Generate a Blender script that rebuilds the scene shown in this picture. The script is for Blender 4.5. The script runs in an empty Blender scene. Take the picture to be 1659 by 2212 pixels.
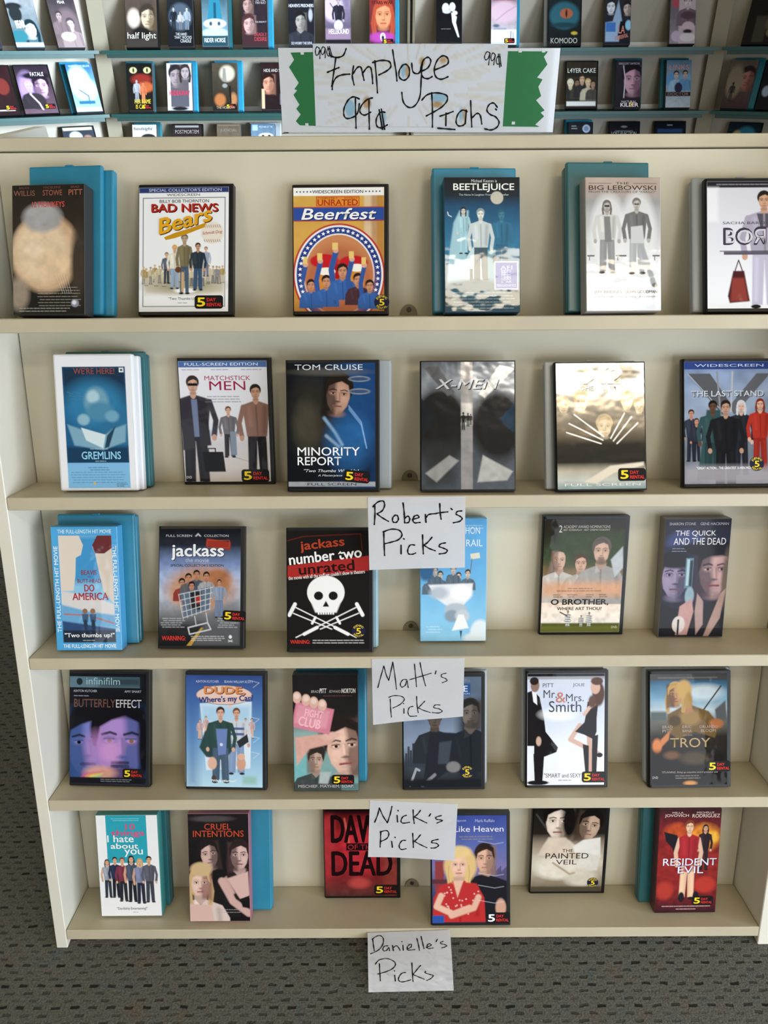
import bpy, bmesh, math, random
import numpy as np
from mathutils import Matrix, Vector

SC = bpy.context.scene
COL = SC.collection
random.seed(7)

# ------------------------------------------------------------------ camera
CAM_LOC = (-0.04299, -0.75053, 1.30897)
CAM_R = Vector((0.9999843, -0.0020416, -0.0052148))
CAM_U = Vector((0.0055237, 0.5129873, 0.8583784))
CAM_F = Vector((-0.0009227, 0.8583938, -0.5129905))
cd = bpy.data.cameras.new('camera')
cam = bpy.data.objects.new('camera', cd)
COL.objects.link(cam)
cd.sensor_fit = 'VERTICAL'
cd.sensor_height = 36.0
cd.sensor_width = 27.0
cd.lens = 27.2345
cd.clip_start = 0.02
m = Matrix.Identity(4)
for i in range(3):
    m[i][0] = CAM_R[i]; m[i][1] = CAM_U[i]; m[i][2] = -CAM_F[i]; m[i][3] = CAM_LOC[i]
cam.matrix_world = m
SC.camera = cam

# ------------------------------------------------------------------ light and exposure
SC.view_settings.view_transform = 'Standard'
SC.view_settings.look = 'None'
SC.view_settings.gamma = 1.0
SC.view_settings.use_curve_mapping = False
SC.view_settings.exposure = -0.1
W = bpy.data.worlds.new('daylight'); SC.world = W
W.use_nodes = True
bg = W.node_tree.nodes['Background']
bg.inputs[0].default_value = (0.62, 0.78, 1.0, 1)
bg.inputs[1].default_value = 0.5


def area(name, loc, rot, sx, sy, power, color):
    l = bpy.data.lights.new(name, 'AREA')
    l.shape = 'RECTANGLE'; l.size = sx; l.size_y = sy
    l.energy = power; l.color = color
    o = bpy.data.objects.new(name, l); COL.objects.link(o)
    o.location = loc; o.rotation_euler = rot
    return o


R90 = math.pi / 2
# daylight entering the low shop window in the right-hand wall and those either side of the shop door
area('daylight_side_window', (2.50, -1.75, 0.80), (0, R90, 0), 1.5, 3.0, 132, (0.80, 0.89, 1.0))
o = area('added_left_bay_light', (2.50, 0.70, 1.25), (0, R90, math.radians(-24)), 1.1, 1.1, 92, (0.68, 0.83, 1.0))  # added narrow beam that brightens the left wall bay, no known window
o.data.spread = math.radians(54)
area('daylight_front_window', (1.85, -4.40, 1.15), (R90, 0, 0), 1.2, 1.5, 58, (0.88, 0.93, 1.0))
area('daylight_front_window', (-1.60, -4.40, 1.15), (R90, 0, 0), 1.2, 1.5, 14, (0.88, 0.93, 1.0))

# ------------------------------------------------------------------ helpers
def srgb(h):
    if not isinstance(h, str):
        return h
    v = [int(h[i:i + 2], 16) / 255 for i in (0, 2, 4)]
    return tuple(c / 12.92 if c <= 0.04045 else ((c + 0.055) / 1.055) ** 2.4 for c in v)


def mat(name, color=None, rough=0.5, metal=0.0, spec=0.5, coat=0.0, bump=0.0, bscale=40.0, noise=0.0, nscale=8.0,
        trans=0.0, attr=None, emit=None, alpha=1.0):
    m = bpy.data.materials.new(name); m.use_nodes = True
    nt = m.node_tree; N = nt.nodes; L = nt.links
    p = N['Principled BSDF']
    p.inputs['Roughness'].default_value = rough
    p.inputs['Metallic'].default_value = metal
    p.inputs['Specular IOR Level'].default_value = spec
    p.inputs['Coat Weight'].default_value = coat
    p.inputs['Coat Roughness'].default_value = 0.05
    p.inputs['Transmission Weight'].default_value = trans
    p.inputs['Alpha'].default_value = alpha
    if attr:
        a = N.new('ShaderNodeAttribute'); a.attribute_name = attr
        L.new(a.outputs['Color'], p.inputs['Base Color'])
    else:
        c = srgb(color)
        p.inputs['Base Color'].default_value = (*c, 1)
        if noise > 0:
            tc = N.new('ShaderNodeTexCoord'); n = N.new('ShaderNodeTexNoise')
            n.inputs['Scale'].default_value = nscale; n.inputs['Detail'].default_value = 5
            r = N.new('ShaderNodeMapRange')
            r.inputs[1].default_value = 0.3; r.inputs[2].default_value = 0.75
            r.inputs[3].default_value = 1 - noise; r.inputs[4].default_value = 1 + noise * 0.5
            mx = N.new('ShaderNodeMix'); mx.data_type = 'RGBA'; mx.blend_type = 'MULTIPLY'
            mx.inputs[0].default_value = 1.0
            mx.inputs[6].default_value = (*c, 1)
            L.new(tc.outputs['Object'], n.inputs['Vector'])
            L.new(n.outputs['Fac'], r.inputs[0])
            L.new(r.outputs[0], mx.inputs[7])
            L.new(mx.outputs[2], p.inputs['Base Color'])
    if bump > 0:
        tc = N.new('ShaderNodeTexCoord'); n = N.new('ShaderNodeTexNoise')
        n.inputs['Scale'].default_value = bscale; n.inputs['Detail'].default_value = 2
        b = N.new('ShaderNodeBump'); b.inputs['Strength'].default_value = bump
        b.inputs['Distance'].default_value = 0.01
        L.new(tc.outputs['Object'], n.inputs['Vector'])
        L.new(n.outputs['Fac'], b.inputs['Height'])
        L.new(b.outputs[0], p.inputs['Normal'])
        L.new(b.outputs[0], p.inputs['Coat Normal'])
    if emit:
        p.inputs['Emission Color'].default_value = (*srgb(emit[0]), 1)
        p.inputs['Emission Strength'].default_value = emit[1]
    return m


def tag(o, label=None, cat=None, group=None, kind=None):
    if label: o['label'] = label
    if cat: o['category'] = cat
    if group: o['group'] = group
    if kind: o['kind'] = kind
    return o


def link(name, me, mats=None, parent=None, mw=None):
    o = bpy.data.objects.new(name, me); COL.objects.link(o)
    if mats and me is not None:
        for x in (mats if isinstance(mats, (list, tuple)) else [mats]):
            me.materials.append(x)
    if parent is not None:
        o.parent = parent
    if mw is not None:
        if parent is not None: o.matrix_local = mw
        else: o.matrix_world = mw
    return o


def bm_mesh(name, bm):
    me = bpy.data.meshes.new(name)
    bmesh.ops.recalc_face_normals(bm, faces=bm.faces)
    bm.to_mesh(me); bm.free()
    return me


def add_box(bm, x0, x1, y0, y1, z0, z1, bev=0.0, seg=2):
    r = bmesh.ops.create_cube(bm, size=1.0)
    vs = r['verts']
    for v in vs:
        v.co = Vector(((x0 + x1) / 2 + v.co.x * (x1 - x0), (y0 + y1) / 2 + v.co.y * (y1 - y0), (z0 + z1) / 2 + v.co.z * (z1 - z0)))
    if bev > 0:
        es = list({e for v in vs for e in v.link_edges})
        bmesh.ops.bevel(bm, geom=es, offset=bev, segments=seg, affect='EDGES', profile=0.5)
    return bm


def box_mesh(name, *a, **k):
    bm = bmesh.new(); add_box(bm, *a, **k)
    return bm_mesh(name, bm)


def prism(bm, pts, axis_len, f):
    """polygon pts (2D) extruded: f(p, t) gives 3D, t in 0..axis_len"""
    a = [bm.verts.new(f(p, 0)) for p in pts]
    b = [bm.verts.new(f(p, axis_len)) for p in pts]
    bm.faces.new(a); bm.faces.new(list(reversed(b)))
    n = len(pts)
    for i in range(n):
        bm.faces.new((a[i], a[(i + 1) % n], b[(i + 1) % n], b[i]))


# ------------------------------------------------------------------ lettering: built-in font outlines turned into flat mesh
_tc = {}


def text_geo(s, bold=0.0, shear=0.0):
    k = (s, bold, shear)
    if k not in _tc:
        c = bpy.data.curves.new('t', 'FONT'); c.body = s; c.size = 1.0
        c.offset = bold; c.shear = shear; c.resolution_u = 3; c.fill_mode = 'FRONT'
        o = bpy.data.objects.new('t', c)
        me = bpy.data.meshes.new_from_object(o)
        n = len(me.vertices)
        co = np.zeros(n * 3); me.vertices.foreach_get('co', co)
        co = co.reshape(-1, 3)[:, :2]
        fs = [tuple(p.vertices) for p in me.polygons]
        bpy.data.objects.remove(o); bpy.data.curves.remove(c); bpy.data.meshes.remove(me)
        if n:
            mn = co.min(0); mx = co.max(0); co = (co - mn) / np.maximum(mx - mn, 1e-6)
        _tc[k] = (co, fs)
    return _tc[k]


# ------------------------------------------------------------------ printed covers: a fine colour grid plus lettering, in one mesh
class Art:
    """print in units: u 0..100 across, v 0..H down"""

    def __init__(s, H, nx=158):
        s.H = H; s.nx = nx; s.ny = max(2, int(round(nx * H / 100)))
        s.u, s.v = np.meshgrid(np.linspace(0, 100, s.nx + 1), np.linspace(0, H, s.ny + 1))
        s.c = np.zeros(s.u.shape + (3,)); s.T = []; s.P = []
        s.px = 100.0 / nx

    def mix(s, a, col):
        a = np.clip(a, 0, 1)[..., None]
        s.c = s.c * (1 - a) + np.array(srgb(col)) * a
        return s

    def bg(s, col): return s.mix(np.ones(s.u.shape), col)

    def grad(s, *st, horiz=False):
        x = s.u if horiz else s.v
        ks = [q[0] for q in st]; cs = np.array([srgb(q[1]) for q in st])
        for i in range(3): s.c[..., i] = np.interp(x, ks, cs[:, i])
        return s

    def ell(s, x, y, rx, ry, col, soft=None, rot=0, a=1.0):
        dx, dy = s.u - x, s.v - y
        if rot:
            c, n = math.cos(math.radians(rot)), math.sin(math.radians(rot))
            dx, dy = c * dx + n * dy, -n * dx + c * dy
        d = np.sqrt((dx / rx) ** 2 + (dy / ry) ** 2)
        w = max(s.px, .72 * soft if soft else 0) / min(rx, ry)
        return s.mix(a * np.clip(0.5 - (d - 1) / w, 0, 1), col)

    def poly(s, pts, col, soft=0, a=1.0):
        w = max(s.px, .65 * soft)
        P = np.array(pts, float)
        mn = P.min(0) - w; mx = P.max(0) + w
        sel = (s.u >= mn[0]) & (s.u <= mx[0]) & (s.v >= mn[1]) & (s.v <= mx[1])
        U, V = s.u[sel], s.v[sel]
        ins = np.zeros(U.shape, bool); d = np.full(U.shape, 1e9)
        for i in range(len(P)):
            (x0, y0), (x1, y1) = P[i], P[(i + 1) % len(P)]
            if y0 != y1:
                ins ^= ((y0 > V) != (y1 > V)) & (U < (x1 - x0) * (V - y0) / (y1 - y0) + x0)
            ex, ey = x1 - x0, y1 - y0
            t = np.clip(((U - x0) * ex + (V - y0) * ey) / max(ex * ex + ey * ey, 1e-9), 0, 1)
            d = np.minimum(d, np.hypot(U - x0 - t * ex, V - y0 - t * ey))
        sd = np.where(ins, -d, d)
        A = np.zeros(s.u.shape); A[sel] = a * np.clip(0.5 - sd / w, 0, 1)
        return s.mix(A, col)

    def rect(s, x0, y0, x1, y1, col, soft=0, a=1.0, rot=0):
        p = [(x0, y0), (x1, y0), (x1, y1), (x0, y1)]
        if rot:
            cx, cy = (x0 + x1) / 2, (y0 + y1) / 2; c, n = math.cos(math.radians(rot)), math.sin(math.radians(rot))
            p = [(cx + c * (x - cx) - n * (y - cy), cy + n * (x - cx) + c * (y - cy)) for x, y in p]
        return s.poly(p, col, soft, a)

    def line(s, pts, w, col, soft=0, a=1.0):
        ww = max(s.px, .7 * soft); d = np.full(s.u.shape, 1e9)
        for (x0, y0), (x1, y1) in zip(pts, pts[1:]):
            ex, ey = x1 - x0, y1 - y0
            t = np.clip(((s.u - x0) * ex + (s.v - y0) * ey) / max(ex * ex + ey * ey, 1e-9), 0, 1)
            d = np.minimum(d, np.hypot(s.u - x0 - t * ex, s.v - y0 - t * ey))
        return s.mix(a * np.clip(0.5 - (d - w / 2) / ww, 0, 1), col)

    def frame(s, x0, y0, x1, y1, w, col):
        return s.line([(x0, y0), (x1, y0), (x1, y1), (x0, y1), (x0, y0)], w, col)

    def noise(s, amp, cell=6, seed=1):
        r = np.random.RandomState(seed)
        f = np.zeros(s.u.shape)
        for k in (1.0, 0.5):
            n = int(100 / (cell * k)) + 3; mm = int(s.H / (cell * k)) + 3
            g = r.rand(mm, n) - 0.5
            x = s.u / (cell * k); y = s.v / (cell * k)
            i = np.clip(x.astype(int), 0, n - 2); j = np.clip(y.astype(int), 0, mm - 2); fx = x - i; fy = y - j
            fx = fx * fx * (3 - 2 * fx); fy = fy * fy * (3 - 2 * fy)
            f += k * (g[j, i] * (1 - fx) * (1 - fy) + g[j, i + 1] * fx * (1 - fy) + g[j + 1, i] * (1 - fx) * fy + g[j + 1, i + 1] * fx * fy)
        s.c = np.clip(s.c * (1 + amp * 2 * f[..., None]), 0, 1)
        return s

    def streaks(s, u0, u1, v0, n, dv, col, a=0.8, seed=3, w=0.9):
        """rows of print too small to read"""
        r = random.Random(seed)
        for i in range(n):
            x = u0 + r.random() * 4; e = u1 - r.random() * 6
            while x < e:
                l = 2 + r.random() * 6
                s.line([(x, v0 + i * dv), (min(x + l, e), v0 + i * dv)], w, col, a=a)
                x += l + 1.6
        return s

    def t(s, txt, u0, v0, u1, v1, col, rot=0, shear=0.0, bold=0.0, lift=1, shadow=None):
        if shadow:
            s.T.append((txt, u0 + .9, v0 + .8, u1 + .9, v1 + .8, shadow, rot, shear, bold + .01, lift))
            lift += 1
        s.T.append((txt, u0, v0, u1, v1, col, rot, shear, bold, lift)); return s

    def shape(s, pts, col, lift=1):
        s.P.append((pts, col, lift)); return s

    # generic printed people ------------------------------------------------
    def face(s, x, y, h, skin, hair, long=False, sh=0, bald=False, lips=None, beard=None, shade=None, tilt=0, eyes='1c1614'):
        w = h * 0.70; k = math.radians(tilt); C, S_ = math.cos(k), math.sin(k)
        q = lambda a, b: (x + C * a * w - S_ * b * h, y + S_ * a * w + C * b * h)
        sk = srgb(skin); dark = shade or tuple(v * .38 for v in sk); mid = tuple(v * .68 for v in sk); lite = tuple(min(1, v * 1.22) for v in sk)
        if srgb(hair): hd = tuple(v * .6 for v in srgb(hair))
        if not bald:
            if long:
                s.ell(*q(0, 0), w * .62, h * .52, hair, soft=h * .08, rot=tilt)
                for sg in (-1, 1):
                    s.line([q(.48 * sg, -.1), q(.58 * sg, .28), q(.5 * sg, .72)], w * .26, hair, soft=h * .08); s.line([q(.56 * sg, 0), q(.6 * sg, .35), q(.52 * sg, .68)], w * .05, hd, soft=h * .05, a=.7)
            s.ell(*q(0, -.20), w * .57, h * .42, hair, soft=h * .06, rot=tilt)
        # head narrowing to the jaw
        s.poly([q(-.44, -.25), q(-.3, -.42), q(0, -.47), q(.3, -.42), q(.44, -.25), q(.45, .05), q(.38, .27), q(.2, .46), q(0, .51), q(-.2, .46), q(-.38, .27), q(-.45, .05)], skin, soft=h * .05)
        s.ell(*q(-.06, -.24), w * .24, h * .12, lite, soft=h * .14, rot=tilt, a=.6)
        s.ell(*q(-.22, .12), w * .12, h * .1, lite, soft=h * .1, rot=tilt, a=.5); s.ell(*q(.22, .12), w * .12, h * .1, lite, soft=h * .1, rot=tilt, a=.4)
        s.ell(*q(0, .50), w * .3, h * .09, mid, soft=h * .1, rot=tilt, a=.8)
        if sh: s.poly([q(.08 * sh, -.5), q(.6 * sh, -.5), q(.6 * sh, .6), q(.1 * sh, .55), q(.02 * sh, .2), q(.12 * sh, -.05)], dark, soft=h * .16, a=.8)
        if not bald:
            s.poly([q(-.5, .02), q(-.52, -.3), q(-.3, -.56), q(.1, -.6), (q(.46, -.42)), q(.52, -.02), q(.42, -.1), q(.36, -.28), q(.1, -.37), q(-.16, -.31), q(-.38, -.22), q(-.43, -.05)], hair, soft=h * .05)
            s.line([q(-.3, -.46), q(.1, -.5), q(.34, -.38)], h * .05, hd, soft=h * .06, a=.5)
        for e in (-.21, .21):
            s.ell(*q(e, -.045), w * .14, h * .06, mid, soft=h * .06, rot=tilt, a=.9)
            s.ell(*q(e, -.035), w * .085, h * .026, tuple(min(1, v * 1.3) for v in sk), soft=h * .02, rot=tilt, a=.8)
            s.ell(*q(e + .01, -.037), w * .045, h * .028, eyes, soft=h * .015, rot=tilt)
            s.line([q(e - .1, -.065), q(e + .1, -.065)], h * .018, dark, soft=h * .012, a=.9)
            s.line([q(e - .13, -.12), q(e + .02, -.15), q(e + .13, -.125)], h * .032, hair if not bald else dark, soft=h * .02, a=.85)
        s.line([q(.045, -.06), q(.075, .14)], h * .035, mid, soft=h * .05, a=.9)
        s.line([q(-.01, -.04), q(0, .12)], h * .03, lite, soft=h * .04, a=.7)
        s.ell(*q(.01, .175), w * .1, h * .022, dark, soft=h * .03, rot=tilt, a=.75)
        s.line([q(-.15, .30), q(0, .295), q(.15, .30)], h * .045, lips or tuple(v * c for v, c in zip(sk, (.62, .45, .45))), soft=h * .025, a=.9)
        s.line([q(-.15, .30), q(0, .305), q(.15, .30)], h * .012, dark, soft=h * .012)
        s.ell(*q(0, .36), w * .12, h * .02, mid, soft=h * .03, rot=tilt, a=.6)
        if beard: s.ell(*q(0, .42), w * .33, h * .12, beard, soft=h * .1, rot=tilt, a=.7); s.line([q(-.15, .25), q(.15, .25)], h * .04, beard, soft=h * .03, a=.8)
        return s

    def bust(s, x, y, h, skin, hair, top, wide=1.0, **k):
        W2 = h * 1.05 * wide
        s.poly([(x - h * .2, y + h * .3), (x + h * .2, y + h * .3), (x + h * .24, y + h * .75), (x - h * .24, y + h * .75)], tuple(v * .75 for v in srgb(skin)), soft=h * .05)
        s.poly([(x - h * .2, y + h * .58), (x - W2 * .75, y + h * .8), (x - W2, y + h * 1.25), (x - W2 * 1.05, y + h * 2.2), (x + W2 * 1.05, y + h * 2.2), (x + W2, y + h * 1.25), (x + W2 * .75, y + h * .8), (x + h * .2, y + h * .58), (x, y + h * .8)], top, soft=h * .06)
        tp = srgb(top); dk = tuple(v * .5 for v in tp); lt = tuple(min(1, v * 1.35 + .01) for v in tp)
        s.line([(x, y + h * .8), (x + h * .05, y + h * 2.2)], h * .07, dk, soft=h * .08, a=.7)
        s.line([(x - W2 * .55, y + h * .95), (x - W2 * .4, y + h * 1.6)], h * .12, lt, soft=h * .2, a=.6)
        s.line([(x + W2 * .62, y + h * .95), (x + W2 * .72, y + h * 1.9)], h * .16, dk, soft=h * .2, a=.6)
        s.poly([(x - h * .2, y + h * .58), (x, y + h * .82), (x - h * .24, y + h * .9)], lt, soft=h * .05, a=.7)
        return s.face(x, y, h, skin, hair, **k)

    def fig(s, x, y, h, skin, hair, top, legs, arm=None, long=False, skirt=None, bare=False, wide=1.0, detail=True):
        H = h / 7.3; d = H * .5; wd = wide
        s.poly([(x - d * 1.15 * wd, y + H * 3.7), (x + d * 1.15 * wd, y + H * 3.7), (x + d * 1.25 * wd, y + h * .97), (x + d * .25, y + h * .97), (x, y + H * 4.3), (x - d * .25, y + h * .97), (x - d * 1.25 * wd, y + h * .97)], skin if bare else legs, soft=H * .12)
        s.ell(x - d * .85 * wd, y + h * .985, d * .6, d * .26, '1c1a1a'); s.ell(x + d * .85 * wd, y + h * .985, d * .6, d * .26, '1c1a1a')
        if skirt: s.poly([(x - d * .95, y + H * 3), (x + d * .95, y + H * 3), (x + d * 1.5, y + H * 4.7), (x - d * 1.5, y + H * 4.7)], skirt, soft=H * .12)
        for sg in (-1, 1):
            s.line([(x + sg * d * 1.6 * wd, y + H * 1.65), (x + sg * d * 2.15 * wd, y + H * 2.9), (x + sg * d * 1.9 * wd, y + H * 3.9)], H * .36, arm or top, soft=H * .1)
            s.ell(x + sg * d * 1.9 * wd, y + H * 4.05, H * .17, H * .22, skin)
        s.poly([(x - d * .4, y + H * 1.2), (x - d * 1.75 * wd, y + H * 1.5), (x - d * 1.25 * wd, y + H * 3.9), (x + d * 1.25 * wd, y + H * 3.9), (x + d * 1.75 * wd, y + H * 1.5), (x + d * .4, y + H * 1.2)], top, soft=H * .12)
        s.ell(x, y + H * 1.15, d * .4, H * .3, skin)
        tp = srgb(top); dk = tuple(v * .5 for v in tp); lt = tuple(min(1, v * 1.35 + .01) for v in tp)
        s.line([(x, y + H * 1.6), (x + d * .1, y + H * 3.8)], H * .12, dk, soft=H * .14, a=.7)
        s.line([(x + d * 1.1 * wd, y + H * 1.7), (x + d * .95 * wd, y + H * 3.6)], H * .3, dk, soft=H * .4, a=.6)
        s.line([(x - d * .9 * wd, y + H * 1.7), (x - d * .7 * wd, y + H * 3)], H * .25, lt, soft=H * .35, a=.55)
        lg = srgb(skin if bare else legs)
        for sg in (-1, 1): s.line([(x + sg * d * .75 * wd, y + H * 4.2), (x + sg * d * .85 * wd, y + h * .93)], H * .22, tuple(min(1, v * 1.3 + .006) for v in lg), soft=H * .3, a=.6)
        if detail and H > 5: s.face(x, y + H * .55, H * 1.05, skin, hair, long=long)
        else:
            if long: s.ell(x, y + H * .75, H * .5, H * .75, hair)
            s.ell(x, y + H * .42, H * .42, H * .45, hair); s.ell(x, y + H * .6, H * .33, H * .42, skin)
        return s

    # mesh -----------------------------------------------------------------
    def mesh(s, name, x0, x1, z0, z1, y, step=0.00016, wave=0.0):
        """cover lying in the plane y, facing -y; z1 is the top"""
        sx = (x1 - x0) / 100.0; sz = (z1 - z0) / s.H
        co = [np.stack([x0 + s.u.ravel() * sx, np.full(s.u.size, y), z1 - s.v.ravel() * sz], -1)]
        cl = [s.c.reshape(-1, 3)]
        nx1 = s.nx + 1
        i = (np.arange(s.ny)[:, None] * nx1 + np.arange(s.nx)[None, :]).ravel()
        quads = np.stack([i, i + nx1, i + nx1 + 1, i + 1], -1)
        loops = [quads.ravel()]; tot = [np.full(len(quads), 4)]
        n = s.u.size
        def put(P2, fs, col, lift):
            nonlocal n
            if not fs: return
            co.append(np.stack([x0 + P2[:, 0] * sx, np.full(len(P2), y - step * lift), z1 - P2[:, 1] * sz], -1))
            cl.append(np.tile(np.array(srgb(col)), (len(P2), 1)))
            loops.append(np.concatenate([np.array(f) for f in fs]) + n)
            tot.append(np.array([len(f) for f in fs])); n += len(P2)
        for pts, col, lift in s.P:
            P2 = np.array(pts, float); a = P2
            area2 = np.sum(a[:, 0] * np.roll(a[:, 1], -1) - np.roll(a[:, 0], -1) * a[:, 1])
            f = tuple(range(len(P2)));  f = f if area2 < 0 else f[::-1]
            put(P2, [f], col, lift)
        for txt, u0, v0, u1, v1, col, rot, shear, bold, lift in s.T:
            c2, fs = text_geo(txt, 0, shear)
            if len(c2) == 0: continue
            P2 = np.stack([u0 + c2[:, 0] * (u1 - u0), v1 - c2[:, 1] * (v1 - v0)], -1)
            if rot:
                cx, cy = (u0 + u1) / 2, (v0 + v1) / 2; c, d = math.cos(math.radians(rot)), math.sin(math.radians(rot))
                dx, dy = P2[:, 0] - cx, P2[:, 1] - cy
                P2 = np.stack([cx + c * dx - d * dy, cy + d * dx + c * dy], -1)
            put(P2, fs, col, lift)
            if bold > 0:
                d = bold * (v1 - v0) * .9
                for q, (ox, oy) in enumerate(((d, 0), (-d, 0), (0, d * .7), (0, -d * .7))): put(P2 + np.array((ox, oy)), fs, col, lift + .04 * (q + 1))
        co = np.concatenate(co); cl = np.concatenate(cl); lp = np.concatenate(loops).astype(np.int32); tt = np.concatenate(tot).astype(np.int32)
        me = bpy.data.meshes.new(name)
        me.vertices.add(len(co)); me.vertices.foreach_set('co', co.astype(np.float32).ravel())
        me.loops.add(len(lp)); me.loops.foreach_set('vertex_index', lp)
        me.polygons.add(len(tt))
        me.polygons.foreach_set('loop_start', np.concatenate([[0], np.cumsum(tt)[:-1]]).astype(np.int32))
        at = me.color_attributes.new('print', 'FLOAT_COLOR', 'POINT')
        at.data.foreach_set('color', np.concatenate([cl, np.ones((len(cl), 1))], 1).astype(np.float32).ravel())
        me.update(calc_edges=True); me.validate()
        return me


# ------------------------------------------------------------------ materials
M = {}
M['laminate'] = mat('laminate', 'bfb59c', rough=0.42, noise=0.10, nscale=9, spec=0.4)
M['panel'] = mat('back_panel_laminate', 'cdc6b0', rough=0.5, noise=0.07, nscale=6, spec=0.35)
M['side'] = mat('side_panel_laminate', 'dedacc', rough=0.45, noise=0.06, nscale=10, spec=0.4)
M['gloss'] = mat('glossy_print', rough=0.45, coat=0.15, spec=0.02, bump=0.06, bscale=26, attr='print')
M['shrink'] = mat('shrink_wrapped_print', rough=0.4, coat=0.8, spec=0.08, bump=0.07, bscale=30, attr='print')
M['card'] = mat('card_print', rough=0.5, coat=0.1, spec=0.12, attr='print')
M['foil'] = mat('foil_print', rough=0.16, metal=0.5, coat=0.3, bump=0.10, bscale=30, attr='print')
M['matte'] = mat('paper_print', rough=0.75, spec=0.2, attr='print')
M['black'] = mat('black_case_plastic', '0f1012', rough=0.35, spec=0.3, bump=0.02, bscale=300)
M['blue'] = mat('blue_case_plastic', '2f92b4', rough=0.28, spec=0.5, trans=0.25, noise=0.1, nscale=25)
M['teal'] = mat('teal_case_plastic', '2a6f78', rough=0.3, spec=0.5, trans=0.2, noise=0.1, nscale=25)
M['clear'] = mat('milky_case_plastic', 'b4bcc0', rough=0.3, spec=0.5, trans=0.3)
M['paleblue'] = mat('pale_blue_case_plastic', '9fc4cf', rough=0.3, spec=0.5, trans=0.3)
M['white'] = mat('white_case_plastic', 'e4e6ea', rough=0.35, spec=0.5)
M['ink'] = mat('marker_ink', '0c0c10', rough=0.6, spec=0.1)
M['paper'] = mat('white_paper', 'f0f1f4', rough=0.8, spec=0.1)
M['screw'] = mat('screw_metal', '55524a', rough=0.4, metal=0.8)
M['tealshelf'] = mat('teal_shelf_edge', '17443f', rough=0.5, spec=0.5, noise=0.1, nscale=20)
M['tealshade'] = mat('shaded_teal_shelf_front', '223f3a', rough=0.55, noise=0.1, nscale=20)  # greyer teal, shade on the lower shelf front put into the colour
M['wall'] = mat('wall_panel_paint', '988f7e', rough=0.6, noise=0.06, nscale=4)
M['filler'] = mat('corner_post_paint', '857c66', rough=0.6, noise=0.06, nscale=4)
M['strip'] = mat('metal_standard', '6c6450', rough=0.45, metal=0.3)
M['whitestrip'] = mat('white_price_rail', 'd8d6cc', rough=0.5)
M['ceil'] = mat('ceiling_paint', 'c2b497', rough=0.8)
M['glass'] = mat('window_glass', 'ffffff', rough=0.02, trans=1.0)


def clear_acrylic():
    m = bpy.data.materials.new('clear_acrylic'); m.use_nodes = True
    nt = m.node_tree; N = nt.nodes; L = nt.links
    for n in list(N): N.remove(n)
    o = N.new('ShaderNodeOutputMaterial'); t = N.new('ShaderNodeBsdfTransparent'); g = N.new('ShaderNodeBsdfGlossy')
    t.inputs[0].default_value = (.96, .97, .98, 1); g.inputs['Roughness'].default_value = 0.04
    mx = N.new('ShaderNodeMixShader'); f = N.new('ShaderNodeFresnel'); f.inputs[0].default_value = 1.3
    L.new(f.outputs[0], mx.inputs[0]); L.new(t.outputs[0], mx.inputs[1]); L.new(g.outputs[0], mx.inputs[2]); L.new(mx.outputs[0], o.inputs[0])
    return m


M['acrylic'] = clear_acrylic()


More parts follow.
